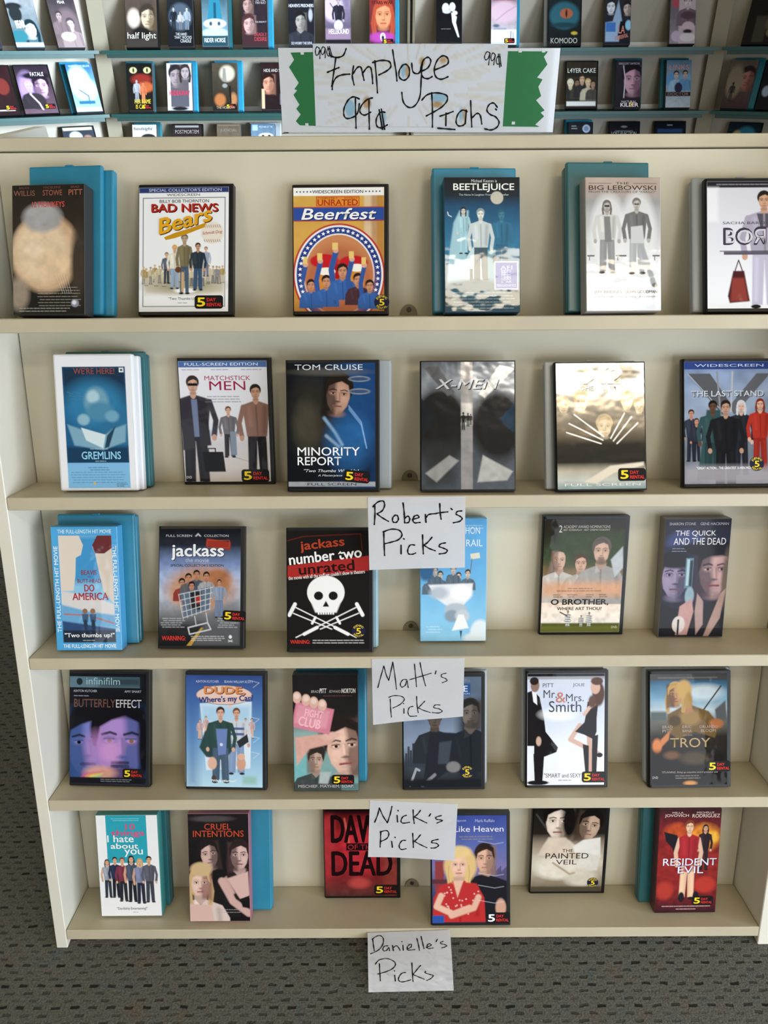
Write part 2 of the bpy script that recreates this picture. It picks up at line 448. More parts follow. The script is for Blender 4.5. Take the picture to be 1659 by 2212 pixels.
def carpet():
    m = bpy.data.materials.new('woven_carpet'); m.use_nodes = True
    nt = m.node_tree; N = nt.nodes; L = nt.links; p = N['Principled BSDF']
    p.inputs['Roughness'].default_value = 0.95; p.inputs['Specular IOR Level'].default_value = 0.1
    tc = N.new('ShaderNodeTexCoord'); sp = N.new('ShaderNodeSeparateXYZ'); L.new(tc.outputs['Object'], sp.inputs[0])
    # a little waviness in the weave
    nz = N.new('ShaderNodeTexNoise'); nz.inputs['Scale'].default_value = 38; L.new(tc.outputs['Object'], nz.inputs['Vector'])

    def mth(op, a, b=None, c=None):
        n = N.new('ShaderNodeMath'); n.operation = op
        for i, x in enumerate((a, b, c)):
            if x is None: continue
            if isinstance(x, (int, float)): n.inputs[i].default_value = x
            else: L.new(x, n.inputs[i])
        return n.outputs[0]
    wob = mth('MULTIPLY', mth('SUBTRACT', nz.outputs['Fac'], 0.5), 0.008)
    y = mth('DIVIDE', mth('ADD', sp.outputs[1], wob), 0.0112)
    row = mth('FLOOR', y); fy = mth('SUBTRACT', y, row)
    x = mth('ADD', mth('DIVIDE', mth('ADD', sp.outputs[0], wob), 0.029), mth('MULTIPLY', row, 0.42))
    cx = mth('FLOOR', x); fx = mth('SUBTRACT', x, cx)
    cmb = N.new('ShaderNodeCombineXYZ'); L.new(cx, cmb.inputs[0]); L.new(row, cmb.inputs[1])
    wn = N.new('ShaderNodeTexWhiteNoise'); wn.noise_dimensions = '2D'; L.new(cmb.outputs[0], wn.inputs['Vector'])
    band = N.new('ShaderNodeMapRange'); band.inputs[1].default_value = 0.12; band.inputs[2].default_value = 0.26; band.inputs[3].default_value = 1; band.inputs[4].default_value = 0
    L.new(mth('ABSOLUTE', mth('SUBTRACT', fy, 0.5)), band.inputs[0])
    seg = N.new('ShaderNodeMapRange'); seg.inputs[1].default_value = 0.20; seg.inputs[2].default_value = 0.27; seg.inputs[3].default_value = 1; seg.inputs[4].default_value = 0
    L.new(mth('ABSOLUTE', mth('SUBTRACT', fx, 0.5)), seg.inputs[0])
    third = mth('LESS_THAN', mth('MODULO', mth('ADD', row, 30000), 3), 0.5)
    streng = mth('ADD', mth('MULTIPLY', third, 0.35), mth('MULTIPLY_ADD', wn.outputs['Value'], 0.45, 0.15))
    dash = mth('MINIMUM', mth('MULTIPLY', mth('MULTIPLY', band.outputs[0], seg.outputs[0]), streng), 1.0)
    # tufts
    n2 = N.new('ShaderNodeTexNoise'); n2.inputs['Scale'].default_value = 300; n2.inputs['Detail'].default_value = 3; n2.inputs['Roughness'].default_value = 0.8
    L.new(tc.outputs['Object'], n2.inputs['Vector'])
    n3 = N.new('ShaderNodeTexNoise'); n3.inputs['Scale'].default_value = 26; n3.inputs['Detail'].default_value = 2
    L.new(tc.outputs['Object'], n3.inputs['Vector'])
    r1 = N.new('ShaderNodeValToRGB'); e = r1.color_ramp.elements
    e[0].position = 0.25; e[0].color = (*srgb('1a1a18'), 1); e[1].position = 0.75; e[1].color = (*srgb('8c8b83'), 1)
    L.new(n2.outputs['Fac'], r1.inputs[0])
    # coloured flecks
    r2 = N.new('ShaderNodeValToRGB'); r2.color_ramp.interpolation = 'EASE'; e = r2.color_ramp.elements
    e[0].position = 0.30; e[0].color = (*srgb('3c5054'), 1); e[1].position = 0.72; e[1].color = (*srgb('5e4a38'), 1)
    k = r2.color_ramp.elements.new(0.42); k.color = (*srgb('55554c'), 1)
    k = r2.color_ramp.elements.new(0.60); k.color = (*srgb('545246'), 1)
    L.new(n3.outputs['Fac'], r2.inputs[0])
    mx = N.new('ShaderNodeMix'); mx.data_type = 'RGBA'; mx.inputs[0].default_value = 0.40
    L.new(r1.outputs[0], mx.inputs[6]); L.new(r2.outputs[0], mx.inputs[7])
    dk = N.new('ShaderNodeMix'); dk.data_type = 'RGBA'; dk.inputs[7].default_value = (*srgb('1c1c1b'), 1)
    L.new(dash, dk.inputs[0]); L.new(mx.outputs[2], dk.inputs[6])
    L.new(dk.outputs[2], p.inputs['Base Color'])
    b = N.new('ShaderNodeBump'); b.inputs['Strength'].default_value = 0.6; b.inputs['Distance'].default_value = 0.004
    L.new(mth('SUBTRACT', n2.outputs['Fac'], mth('MULTIPLY', dash, 1.5)), b.inputs['Height']); L.new(b.outputs[0], p.inputs['Normal'])
    return m


M['carpet'] = carpet()

# measured poses: shelf row, kind, x, depth, yaw, lean, width, height
POSE = {
  'A': (1, 'v', -0.494, 0.0011, -0.1331, 0.2024, 0.1035, 0.1713),
  'B': (1, 'd', -0.3192, 0.0349, -0.0588, 0.2501, 0.1345, 0.1798),
  'C': (1, 'd', -0.1035, 0.0465, -0.0285, 0.1985, 0.1349, 0.1774),
  'D': (1, 'v', 0.091, 0.006, 0.0359, 0.2166, 0.1026, 0.179),
  'E': (1, 'v', 0.2805, 0.001, 0.072, 0.2227, 0.1034, 0.1771),
  'F': (1, 'd', 0.4661, 0.0208, 0.0082, 0.2623, 0.135, 0.1821),
  'G': (2, 'c', -0.4592, 0.0246, -0.0018, 0.1309, 0.1148, 0.1966),
  'H': (2, 'd', -0.2792, 0.0754, -0.0, 0.0456, 0.1389, 0.1887),
  'I': (2, 'd', -0.1175, 0.02, -0.021, 0.1617, 0.1351, 0.188),
  'J': (2, 'd', 0.0774, 0.0103, -0.0083, 0.2632, 0.1378, 0.1878),
  'K': (2, 'd', 0.2695, 0.0074, 0.0304, 0.2791, 0.1317, 0.1855),
  'L': (2, 'd', 0.4616, 0.0289, 0.013, 0.256, 0.135, 0.1871),
  'M': (3, 'v', -0.4987, 0.0199, -0.0011, 0.1516, 0.1007, 0.1925),
  'N': (3, 'd', -0.3285, 0.0236, -0.0218, 0.2964, 0.1348, 0.1889),
  'O': (3, 'd', -0.128, 0.0116, -0.0102, 0.238, 0.1327, 0.1896),
  'P': (3, 'v', 0.0633, 0.0462, -0.0, 0.1453, 0.1035, 0.1952),
  'Q': (3, 'd', 0.2714, 0.076, -0.0, 0.0418, 0.135, 0.1952),
  'R': (3, 'v', 0.4417, 0.061, -0.0, 0.0714, 0.1028, 0.1927),
  'S': (4, 'd', -0.498, 0.0333, -0.0455, 0.2508, 0.1354, 0.1892),
  'T': (4, 'd', -0.3043, 0.0232, -0.0376, 0.2328, 0.1332, 0.1914),
  'U': (4, 'v', -0.1397, 0.0163, -0.0, 0.1722, 0.105, 0.1931),
  'V': (4, 'd', 0.0505, 0.0207, 0.0071, 0.2018, 0.1339, 0.19),
  'W': (4, 'd', 0.251, 0.0244, 0.0024, 0.2178, 0.1338, 0.1919),
  'X': (4, 'd', 0.4509, 0.0224, 0.0119, 0.2484, 0.1339, 0.1894),
  'Y': (5, 'v', -0.4815, 0.0275, 0.0037, 0.1209, 0.1046, 0.187),
  'Z': (5, 'v', -0.3265, 0.0132, -0.0, 0.1897, 0.1032, 0.1899),
  'AA': (5, 'd', -0.0862, 0.0694, -0.0, 0.0757, 0.1347, 0.1899),
  'BB': (5, 'd', 0.0984, 0.0032, 0.0035, 0.2477, 0.1342, 0.1911),
  'CC': (5, 'd', 0.2777, 0.0789, -0.0, 0.027, 0.1342, 0.1898),
  'DD': (5, 'v', 0.4696, 0.0293, 0.0092, 0.1077, 0.1049, 0.193),
}
SIGNS = {
  'robert': ([(-0.0674, 0.7876), (0.0727, 0.7882), (0.0737, 0.682), (-0.0659, 0.6786)],
    [[(0.071, 0.108), (0.072, 0.225), (0.063, 0.37)], [(0.052, 0.129), (0.103, 0.066), (0.158, 0.052), (0.173, 0.109), (0.148, 0.183), (0.092, 0.225)], [(0.092, 0.225), (0.147, 0.28), (0.209, 0.33)], [(0.281, 0.246), (0.254, 0.282), (0.256, 0.336), (0.288, 0.347), (0.312, 0.305), (0.302, 0.255), (0.281, 0.246)], [(0.362, 0.08), (0.372, 0.209), (0.376, 0.349)], [(0.376, 0.295), (0.408, 0.263), (0.429, 0.296), (0.416, 0.35), (0.376, 0.356)], [(0.456, 0.308), (0.52, 0.287), (0.512, 0.255), (0.477, 0.265), (0.461, 0.319), (0.48, 0.358), (0.536, 0.353)], [(0.59, 0.245), (0.596, 0.354)], [(0.596, 0.289), (0.625, 0.246), (0.682, 0.236)], [(0.738, 0.097), (0.742, 0.216), (0.752, 0.314)], [(0.69, 0.236), (0.747, 0.222), (0.82, 0.213)], [(0.852, 0.166), (0.865, 0.183)], [(0.964, 0.202), (0.921, 0.208), (0.905, 0.245), (0.943, 0.274), (0.968, 0.307), (0.944, 0.347), (0.878, 0.367)], [(0.159, 0.485), (0.16, 0.638), (0.163, 0.803)], [(0.152, 0.474), (0.239, 0.439), (0.319, 0.457), (0.347, 0.523), (0.31, 0.587), (0.237, 0.618), (0.165, 0.638)], [(0.336, 0.665), (0.335, 0.787)], [(0.363, 0.574), (0.369, 0.582)], [(0.478, 0.669), (0.43, 0.668), (0.405, 0.734), (0.413, 0.789), (0.453, 0.797), (0.486, 0.781)], [(0.56, 0.528), (0.563, 0.661), (0.567, 0.795)], [(0.658, 0.564), (0.609, 0.64), (0.568, 0.672)], [(0.573, 0.672), (0.625, 0.719), (0.69, 0.754)], [(0.797, 0.646), (0.748, 0.66), (0.731, 0.695), (0.773, 0.719), (0.814, 0.747), (0.798, 0.787), (0.732, 0.8)]], 0.013),
  'matt': ([(-0.0639, 0.5347), (0.0769, 0.5355), (0.0761, 0.4401), (-0.0628, 0.4257)],
    [[(0.061, 0.435), (0.093, 0.279), (0.13, 0.107)], [(0.13, 0.107), (0.155, 0.246), (0.18, 0.333)], [(0.18, 0.333), (0.206, 0.187), (0.226, 0.047)], [(0.226, 0.047), (0.249, 0.263), (0.264, 0.476)], [(0.378, 0.333), (0.337, 0.33), (0.308, 0.391), (0.321, 0.448), (0.362, 0.42), (0.378, 0.345), (0.393, 0.461)], [(0.461, 0.085), (0.473, 0.275), (0.484, 0.455)], [(0.52, 0.061), (0.547, 0.253), (0.583, 0.45)], [(0.411, 0.335), (0.513, 0.297), (0.643, 0.245)], [(0.695, 0.208), (0.687, 0.26)], [(0.805, 0.252), (0.76, 0.269), (0.755, 0.311), (0.797, 0.34), (0.816, 0.378), (0.763, 0.412)], [(0.194, 0.62), (0.198, 0.76), (0.205, 0.909)], [(0.179, 0.594), (0.239, 0.574), (0.32, 0.595), (0.35, 0.649), (0.304, 0.721), (0.222, 0.768)], [(0.345, 0.791), (0.345, 0.869)], [(0.34, 0.708), (0.343, 0.718)], [(0.446, 0.769), (0.404, 0.785), (0.39, 0.862), (0.412, 0.923), (0.486, 0.929)], [(0.485, 0.611), (0.489, 0.743), (0.503, 0.878)], [(0.576, 0.7), (0.541, 0.749), (0.498, 0.81)], [(0.503, 0.798), (0.559, 0.845), (0.635, 0.89)], [(0.743, 0.778), (0.693, 0.772), (0.675, 0.813), (0.731, 0.839), (0.768, 0.88), (0.732, 0.908), (0.658, 0.893)]], 0.009),
  'nick': ([(-0.0692, 0.2883), (0.0714, 0.2798), (0.0681, 0.1757), (-0.0733, 0.1828)],
    [[(0.063, 0.38), (0.095, 0.244), (0.11, 0.127)], [(0.11, 0.127), (0.157, 0.268), (0.208, 0.381)], [(0.208, 0.381), (0.236, 0.234), (0.254, 0.089)], [(0.316, 0.243), (0.325, 0.362)], [(0.323, 0.153), (0.326, 0.167)], [(0.422, 0.235), (0.382, 0.266), (0.363, 0.337), (0.385, 0.377), (0.462, 0.358)], [(0.496, 0.133), (0.503, 0.257), (0.516, 0.377)], [(0.58, 0.14), (0.547, 0.212), (0.512, 0.257)], [(0.512, 0.257), (0.585, 0.308), (0.659, 0.359)], [(0.698, 0.191), (0.682, 0.236)], [(0.821, 0.215), (0.763, 0.248), (0.764, 0.281), (0.809, 0.292), (0.837, 0.304), (0.775, 0.353)], [(0.137, 0.534), (0.137, 0.688), (0.135, 0.815)], [(0.129, 0.548), (0.199, 0.516), (0.23, 0.57), (0.211, 0.655), (0.141, 0.716)], [(0.266, 0.708), (0.277, 0.815)], [(0.301, 0.63), (0.305, 0.641)], [(0.426, 0.684), (0.382, 0.695), (0.354, 0.782), (0.377, 0.848), (0.434, 0.834)], [(0.503, 0.552), (0.512, 0.678), (0.519, 0.806)], [(0.593, 0.574), (0.551, 0.662), (0.516, 0.698)], [(0.525, 0.692), (0.59, 0.744), (0.673, 0.796)], [(0.8, 0.64), (0.741, 0.664), (0.724, 0.702), (0.778, 0.71), (0.807, 0.745), (0.772, 0.79), (0.722, 0.799)]], 0.012),
  'danielle': ([(-0.0758, 0.033), (0.0629, 0.0379), (0.0714, -0.0892), (-0.0756, -0.0923)],
    [[(0.061, 0.116), (0.069, 0.223), (0.078, 0.323)], [(0.055, 0.122), (0.102, 0.074), (0.154, 0.062), (0.189, 0.114), (0.182, 0.214), (0.129, 0.311), (0.032, 0.375)], [(0.242, 0.245), (0.202, 0.25), (0.181, 0.292), (0.19, 0.328), (0.226, 0.322), (0.252, 0.274), (0.261, 0.331)], [(0.298, 0.24), (0.307, 0.333)], [(0.308, 0.276), (0.344, 0.249), (0.368, 0.279), (0.387, 0.329)], [(0.423, 0.239), (0.425, 0.33)], [(0.41, 0.176), (0.414, 0.181)], [(0.469, 0.311), (0.515, 0.285), (0.526, 0.236), (0.501, 0.235), (0.474, 0.283), (0.483, 0.329), (0.564, 0.322)], [(0.594, 0.133), (0.611, 0.247), (0.618, 0.339)], [(0.646, 0.099), (0.662, 0.221), (0.674, 0.313)], [(0.7, 0.293), (0.761, 0.26), (0.747, 0.231), (0.721, 0.244), (0.71, 0.293), (0.734, 0.315), (0.784, 0.303)], [(0.84, 0.158), (0.823, 0.2)], [(0.908, 0.196), (0.877, 0.216), (0.881, 0.237), (0.925, 0.253), (0.949, 0.275), (0.924, 0.295), (0.889, 0.308)], [(0.136, 0.543), (0.139, 0.689), (0.142, 0.824)], [(0.087, 0.551), (0.137, 0.48), (0.228, 0.463), (0.298, 0.501), (0.327, 0.557), (0.295, 0.626), (0.214, 0.678), (0.113, 0.713)], [(0.313, 0.737), (0.319, 0.833)], [(0.311, 0.665), (0.314, 0.673)], [(0.443, 0.7), (0.398, 0.712), (0.362, 0.773), (0.361, 0.827), (0.4, 0.849), (0.47, 0.831), (0.5, 0.818)], [(0.522, 0.544), (0.523, 0.689), (0.527, 0.846)], [(0.625, 0.589), (0.584, 0.65), (0.532, 0.73)], [(0.532, 0.737), (0.59, 0.773), (0.658, 0.814)], [(0.682, 0.688), (0.671, 0.708), (0.719, 0.737), (0.768, 0.759), (0.737, 0.806), (0.689, 0.834)]], 0.011),
}
EMP = [[(0.148, 0.067), (0.139, 0.049), (0.133, 0.088), (0.135, 0.135), (0.143, 0.128), (0.149, 0.077), (0.148, 0.175)], [(0.167, 0.061), (0.16, 0.049), (0.153, 0.089), (0.156, 0.128), (0.163, 0.119), (0.168, 0.065), (0.167, 0.166)], [(0.185, 0.077), (0.179, 0.066), (0.173, 0.101), (0.177, 0.143), (0.187, 0.143)], [(0.177, 0.049), (0.188, 0.159)], [(0.183, 0.045), (0.192, 0.155)], [(0.751, 0.115), (0.74, 0.099), (0.732, 0.146), (0.736, 0.186), (0.745, 0.17), (0.751, 0.115), (0.748, 0.241)], [(0.769, 0.13), (0.761, 0.111), (0.755, 0.153), (0.758, 0.194), (0.766, 0.177), (0.77, 0.13), (0.766, 0.241)], [(0.788, 0.159), (0.78, 0.147), (0.774, 0.187), (0.778, 0.23), (0.789, 0.225)], [(0.78, 0.123), (0.788, 0.266)], [(0.785, 0.123), (0.793, 0.254)], [(0.182, 0.119), (0.188, 0.147), (0.21, 0.162), (0.231, 0.139), (0.242, 0.069)], [(0.205, 0.159), (0.198, 0.288), (0.191, 0.417), (0.189, 0.51)], [(0.173, 0.322), (0.191, 0.299), (0.215, 0.27)], [(0.187, 0.475), (0.203, 0.382), (0.226, 0.349), (0.253, 0.341)], [(0.267, 0.254), (0.262, 0.36), (0.268, 0.458)], [(0.265, 0.336), (0.28, 0.271), (0.293, 0.267), (0.299, 0.337), (0.304, 0.408)], [(0.301, 0.325), (0.316, 0.267), (0.328, 0.272), (0.333, 0.35), (0.335, 0.444)], [(0.343, 0.197), (0.348, 0.362), (0.352, 0.546)], [(0.335, 0.216), (0.364, 0.193), (0.393, 0.203), (0.4, 0.257), (0.386, 0.304), (0.357, 0.35)], [(0.406, 0.081), (0.412, 0.199), (0.419, 0.316), (0.422, 0.415)], [(0.441, 0.246), (0.43, 0.305), (0.431, 0.376), (0.448, 0.407), (0.464, 0.365), (0.466, 0.282), (0.454, 0.235), (0.441, 0.246)], [(0.474, 0.224), (0.48, 0.318), (0.5, 0.33), (0.511, 0.248), (0.513, 0.213)], [(0.511, 0.224), (0.509, 0.389), (0.506, 0.579), (0.489, 0.685), (0.466, 0.708), (0.446, 0.648), (0.44, 0.541)], [(0.511, 0.307), (0.532, 0.272), (0.542, 0.201), (0.532, 0.159), (0.516, 0.189), (0.507, 0.271), (0.513, 0.366), (0.532, 0.39), (0.548, 0.367)], [(0.555, 0.296), (0.584, 0.261), (0.603, 0.226), (0.601, 0.167), (0.584, 0.143), (0.565, 0.19), (0.555, 0.284), (0.561, 0.367), (0.581, 0.396), (0.605, 0.368)], [(0.286, 0.614), (0.266, 0.59), (0.247, 0.622), (0.231, 0.711), (0.229, 0.794), (0.24, 0.834), (0.263, 0.818), (0.279, 0.772), (0.286, 0.666)], [(0.272, 0.607), (0.272, 0.76), (0.273, 0.944)], [(0.334, 0.602), (0.315, 0.62), (0.293, 0.69), (0.288, 0.76), (0.304, 0.796), (0.327, 0.762)], [(0.321, 0.615), (0.321, 0.785), (0.322, 0.956)], [(0.379, 0.764), (0.363, 0.763), (0.348, 0.834), (0.349, 0.916), (0.365, 0.941), (0.388, 0.906)], [(0.358, 0.735), (0.37, 0.958)], [(0.366, 0.728), (0.378, 0.958)], [(0.548, 0.544), (0.552, 0.722), (0.554, 0.932)], [(0.513, 0.626), (0.532, 0.567), (0.564, 0.545), (0.6, 0.57), (0.605, 0.629), (0.587, 0.7), (0.558, 0.758), (0.53, 0.805)], [(0.602, 0.772), (0.603, 0.915)], [(0.58, 0.807), (0.603, 0.784), (0.628, 0.753)], [(0.574, 0.944), (0.61, 0.953), (0.637, 0.959)], [(0.679, 0.755), (0.662, 0.738), (0.646, 0.785), (0.64, 0.868), (0.649, 0.916), (0.666, 0.912), (0.674, 0.882)], [(0.676, 0.738), (0.674, 0.893)], [(0.69, 0.632), (0.694, 0.775), (0.699, 0.93)], [(0.699, 0.823), (0.715, 0.776), (0.728, 0.8), (0.735, 0.896)], [(0.788, 0.706), (0.774, 0.658), (0.758, 0.677), (0.751, 0.741), (0.765, 0.789), (0.784, 0.814), (0.798, 0.874), (0.791, 0.934), (0.771, 0.964), (0.749, 0.954)], [(0.782, 0.725), (0.786, 0.735)], [(0.747, 0.951), (0.756, 0.957)]]
GREEN = [[(0.045, 0.11), (0.124, 0.104), (0.126, 0.919), (0.066, 0.912), (0.052, 0.865), (0.071, 0.788), (0.056, 0.724), (0.068, 0.678), (0.048, 0.569), (0.062, 0.518), (0.052, 0.506), (0.069, 0.437), (0.037, 0.266), (0.056, 0.187)], [(0.815, 0.093), (0.956, 0.095), (0.943, 0.152), (0.958, 0.234), (0.925, 0.376), (0.945, 0.396), (0.932, 0.477), (0.945, 0.58), (0.928, 0.627), (0.962, 0.741), (0.948, 0.765), (0.962, 0.808), (0.932, 0.903), (0.949, 0.928), (0.81, 0.923)]]

BGX = {'c0': ('L', 0, -0.404), 'c1': ('L', 0, -0.249), 'c2': ('L', 0, -0.095), 'c3': ('L', 1, -0.402), 'c4': ('L', 1, -0.254), 'c5': ('L', 1, -0.074), 'c6': ('L', 2, -0.117), 'b1': ('C', 0, -1.010), 'b2': ('C', 0, -0.853), 'b3': ('C', 0, -0.711), 'b4': ('C', 0, -0.552), 'b5': ('C', 0, -0.367), 'b6': ('C', 0, -0.220), 'b7': ('C', 0, -0.042), 'b8': ('C', 0, 0.227), 'b9': ('C', 0, 0.444), 'b10': ('C', 0, 0.691), 'b11': ('C', 0, 0.904), 'b12': ('C', 0, 1.165), 'd1': ('C', 1, -1.047), 'd2': ('C', 1, -0.884), 'd3': ('C', 1, -0.696), 'd4': ('C', 1, -0.497), 'e1': ('C', 1, 0.790), 'e2': ('C', 1, 0.977), 'e3': ('C', 1, 1.184), 'f1': ('C', 2, -1.064), 'f2': ('C', 2, -0.886), 'f3': ('C', 2, -0.706), 'f4': ('C', 2, -0.557), 'f5': ('C', 2, 0.807), 'f6': ('C', 2, 1.001), 'f7': ('C', 2, 1.199), 'b13': ('R', 0, 0.130), 'e4': ('R', 1, 0.086), 'e5': ('R', 1, 0.231), 'f8': ('R', 2, 0.136), }

# ------------------------------------------------------------------ the room
def wall_box(name, p0, p1, z0, z1, th=0.1, mt='wall'):
    """box wall from p0 to p1 (plan), thickness to the left of the direction"""
    bm = bmesh.new()
    d = Vector((p1[0] - p0[0], p1[1] - p0[1])).normalized(); n = Vector((-d.y, d.x)) * th
    pts = [p0, p1, (p1[0] + n.x, p1[1] + n.y), (p0[0] + n.x, p0[1] + n.y)]
    prism(bm, pts, z1 - z0, lambda p, t: Vector((p[0], p[1], z0 + t)))
    return tag(link(name, bm_mesh(name, bm), M[mt]), kind='structure')


A30 = math.radians(30)
WL = (-1.21, 3.0); WR = (1.35, 3.0)
LX = (WL[0] - 1.5 * math.cos(A30), WL[1] - 1.5 * math.sin(A30))
RX = (WR[0] + 1.45 * math.cos(A30), WR[1] - 1.45 * math.sin(A30))
CEIL = 2.75
f = bmesh.new(); add_box(f, -3.2, 3.2, -5.0, 3.5, -0.05, 0.0)
tag(link('floor', bm_mesh('floor', f), M['carpet']), kind='structure')
f = bmesh.new(); add_box(f, -3.2, 3.2, -5.0, 3.5, CEIL, CEIL + 0.05)
tag(link('ceiling', bm_mesh('ceiling', f), M['ceil']), kind='structure')
wall_box('wall_back', WL, WR, 0, CEIL)
wall_box('wall_left', LX, WL, 0, CEIL)
wall_box('wall_right', WR, RX, 0, CEIL)
wall_box('wall_side', (LX[0], -4.6), LX, 0, CEIL)
# window wall on the right and shop front behind the photographer, each with openings; the rear right one is added for the bay light
XR = RX[0]
for nm, y0, y1, z0, z1 in (('wall_east', RX[1], 1.3, 0, CEIL), ('wall_east_rear_sill', 1.3, 0.1, 0, 0.65), ('wall_east_rear_head', 1.3, 0.1, 1.85, CEIL), ('wall_east_pier', 0.1, -0.2, 0, CEIL), ('wall_east_sill', -0.2, -3.3, 0, 0.05), ('wall_east_head', -0.2, -3.3, 1.75, CEIL), ('wall_east_end', -3.3, -4.6, 0, CEIL)):
    wall_box(nm, (XR, y0), (XR, y1), z0, z1)
for nm, x0, x1, z0, z1 in (('wall_front', 2.5, XR, 0, CEIL), ('wall_front_sill', 1.2, 2.5, 0, 0.4), ('wall_front_head', 1.2, 2.5, 1.9, CEIL), ('wall_front_pier', -0.95, 1.2, 0, CEIL),
                           ('wall_front_base', -2.25, -0.95, 0, 0.4), ('wall_front_lintel', -2.25, -0.95, 1.9, CEIL), ('wall_front_end', LX[0], -2.25, 0, CEIL)):
    wall_box(nm, (x1, -4.5), (x0, -4.5), z0, z1)
for i, (cx, cy, rz, w, z0, z1) in enumerate(((XR + 0.05, -1.75, R90, 3.1, 0.05, 1.75), (XR + 0.05, 0.7, R90, 1.2, 0.65, 1.85), (1.85, -4.55, 0, 1.3, 0.4, 1.9), (-1.6, -4.55, 0, 1.3, 0.4, 1.9))):
    bm = bmesh.new(); n = 3
    for k in range(n + 1):
        x = -w / 2 + w * k / n; add_box(bm, x - 0.02, x + 0.02, -0.03, 0.03, z0, z1)
    for z in (z0 + 0.02, z1 - 0.02): add_box(bm, -w / 2, w / 2, -0.03, 0.03, z - 0.02, z + 0.02)
    tag(link('window_%d' % (i + 1), bm_mesh('window_frame', bm), M['strip'], mw=Matrix.Translation((cx, cy, 0)) @ Matrix.Rotation(rz, 4, 'Z')), kind='structure')
# fluorescent ceiling fittings
for x, y, nm in ((0.95, -1.55, 'flat fluorescent ceiling fitting in front of the rack'), (-1.5, -2.3, 'flat fluorescent ceiling fitting near the shop door')):
    e = link('ceiling_light', None, mw=Matrix.Translation((x, y, CEIL)))
    tag(e, nm, 'ceiling light', 'fluorescent ceiling fittings')
    bm = bmesh.new(); add_box(bm, -.62, .62, -.17, .17, -.03, -.001)
    link('housing', bm_mesh('housing', bm), M['ceil'], e)
    bm = bmesh.new(); add_box(bm, -.59, .59, -.14, .14, -.036, -.0301)
    link('diffuser', bm_mesh('diffuser', bm), mat('fluorescent_diffuser', 'f4f0e4', emit=('ffeed2', 21.0)), e)

# corner posts between the angled wall bays
for i, (c, sg) in enumerate(((WL, 1), (WR, -1))):
    bm = bmesh.new(); add_box(bm, -0.03, 0.03, -0.012, 0.0, 0, CEIL)
    tag(link('trim_%d' % (i + 1), bm_mesh('corner_post', bm), M['filler'],
             mw=Matrix.Translation((c[0] + sg * 0.012, c[1] - 0.030, 0)) @ Matrix.Rotation(sg * A30 / 2, 4, 'Z')), kind='structure')

# metal standards between the two back bays
for x, nm in ((0.0655, 'metal shelf standard on the back wall, beside the red-and-orange film box'),
              (0.0855, 'metal shelf standard on the back wall, beside the black film box')):
    bm = bmesh.new()
    add_box(bm, x - 0.005, x + 0.005, 2.955, 3.0, 0.0, CEIL - .002)
    tag(link('shelf_standard', bm_mesh('shelf_standard', bm), M['strip']), nm, 'shelf standard', 'slotted metal standards')

# teal wall shelves -------------------------------------------------
BAY = {'L': (Vector((-1.17, 2.85, 0)), A30), 'C': (Vector((0, 2.85, 0)), 0.0), 'R': (Vector((1.31, 2.85, 0)), -A30)}
ZW = [1.31, 1.083, 0.856]
ROWN = ['topmost', 'middle', 'lowest']


def bay_m(b):
    o, r = BAY[b]
    return Matrix.Translation(o) @ Matrix.Rotation(r, 4, 'Z')


for b, x0, x1, c0, c1, nm in (('L', -1.25, -0.004, 0, .05, 'angled wall bay with the bright panel'), ('C', -1.166, 0.046, .05, 0, 'back wall bay with the half-lit faces box end'),
                              ('C', 0.11, 1.306, 0, .05, 'back wall bay between standards and shaded corner'), ('R', 0.004, 1.2, .05, 0, 'dark angled wall bay')):
    for r, z in enumerate(ZW):
        e = link('wall_shelf', None, mw=bay_m(b) @ Matrix.Translation((0, 0, z)))
        tag(e, '%s narrow teal shelf of the %s' % (ROWN[r], nm), 'wall shelf', 'teal wall shelves')
        bm = bmesh.new(); prism(bm, [(x0, 0.0), (x1, 0.0), (x1 - c1, .149), (x0 + c0, .149)], .012, lambda p, t: Vector((p[0], p[1], -.012 + t)))
        link('shelf_board', bm_mesh('shelf_board', bm), M['tealshelf'], e)
        bm = bmesh.new(); prism(bm, [(x0 + c0 * .4, 0.004), (x1 - c1 * .4, 0.004), (x1 - c1 * .6, .03), (x0 + c0 * .6, .03)], .014, lambda p, t: Vector((p[0], p[1], -.0265 + t)))  # strip standing in for shade on the lower half of the shelf front
        o = link('shaded_front_strip', bm_mesh('shaded_front_strip', bm), M['tealshade'], e); o['label'] = 'greyer strip for the shaded lower half of the shelf front'
        bm = bmesh.new(); add_box(bm, x0 + c0 + .01, x1 - c1 - .01, .136, .149, .0005, .018)
        o = link('price_rail', bm_mesh('price_rail', bm), M['whitestrip'], e); o['label'] = 'pale rail along the back'

# ------------------------------------------------------------------ the slanted display rack
TAU = 0.273
U = Matrix.Rotation(-TAU, 4, 'X')
WI = 1.1705; HW = WI / 2; DEP = 0.10; TH = 0.019
ZS = {1: 1.0380, 2: 0.7895, 3: 0.5378, 4: 0.2890, 5: 0.0369}
ct, st_ = math.cos(TAU), math.sin(TAU)
w2l = lambda Y, Z: (Y * ct - Z * st_, Y * st_ + Z * ct)
rack = link('display_rack', None, mw=U)
tag(rack, 'cream laminate slanted display rack with five shelves standing on the carpet', 'display rack')
for sg in (-1, 1):
    bm = bmesh.new()
    pts = [w2l(*p) for p in ((0.0, 0.001), (0.3372, 1.205), (0.640, 1.205), (0.977, 0.001))]
    prism(bm, pts, TH, lambda p, t: Vector((sg * (HW + t), p[0], p[1])))
    es = [e for e in bm.edges]
    bmesh.ops.bevel(bm, geom=es, offset=0.0012, segments=1, affect='EDGES')
    link('side_panel', bm_mesh('side_panel', bm), M['side'], rack)
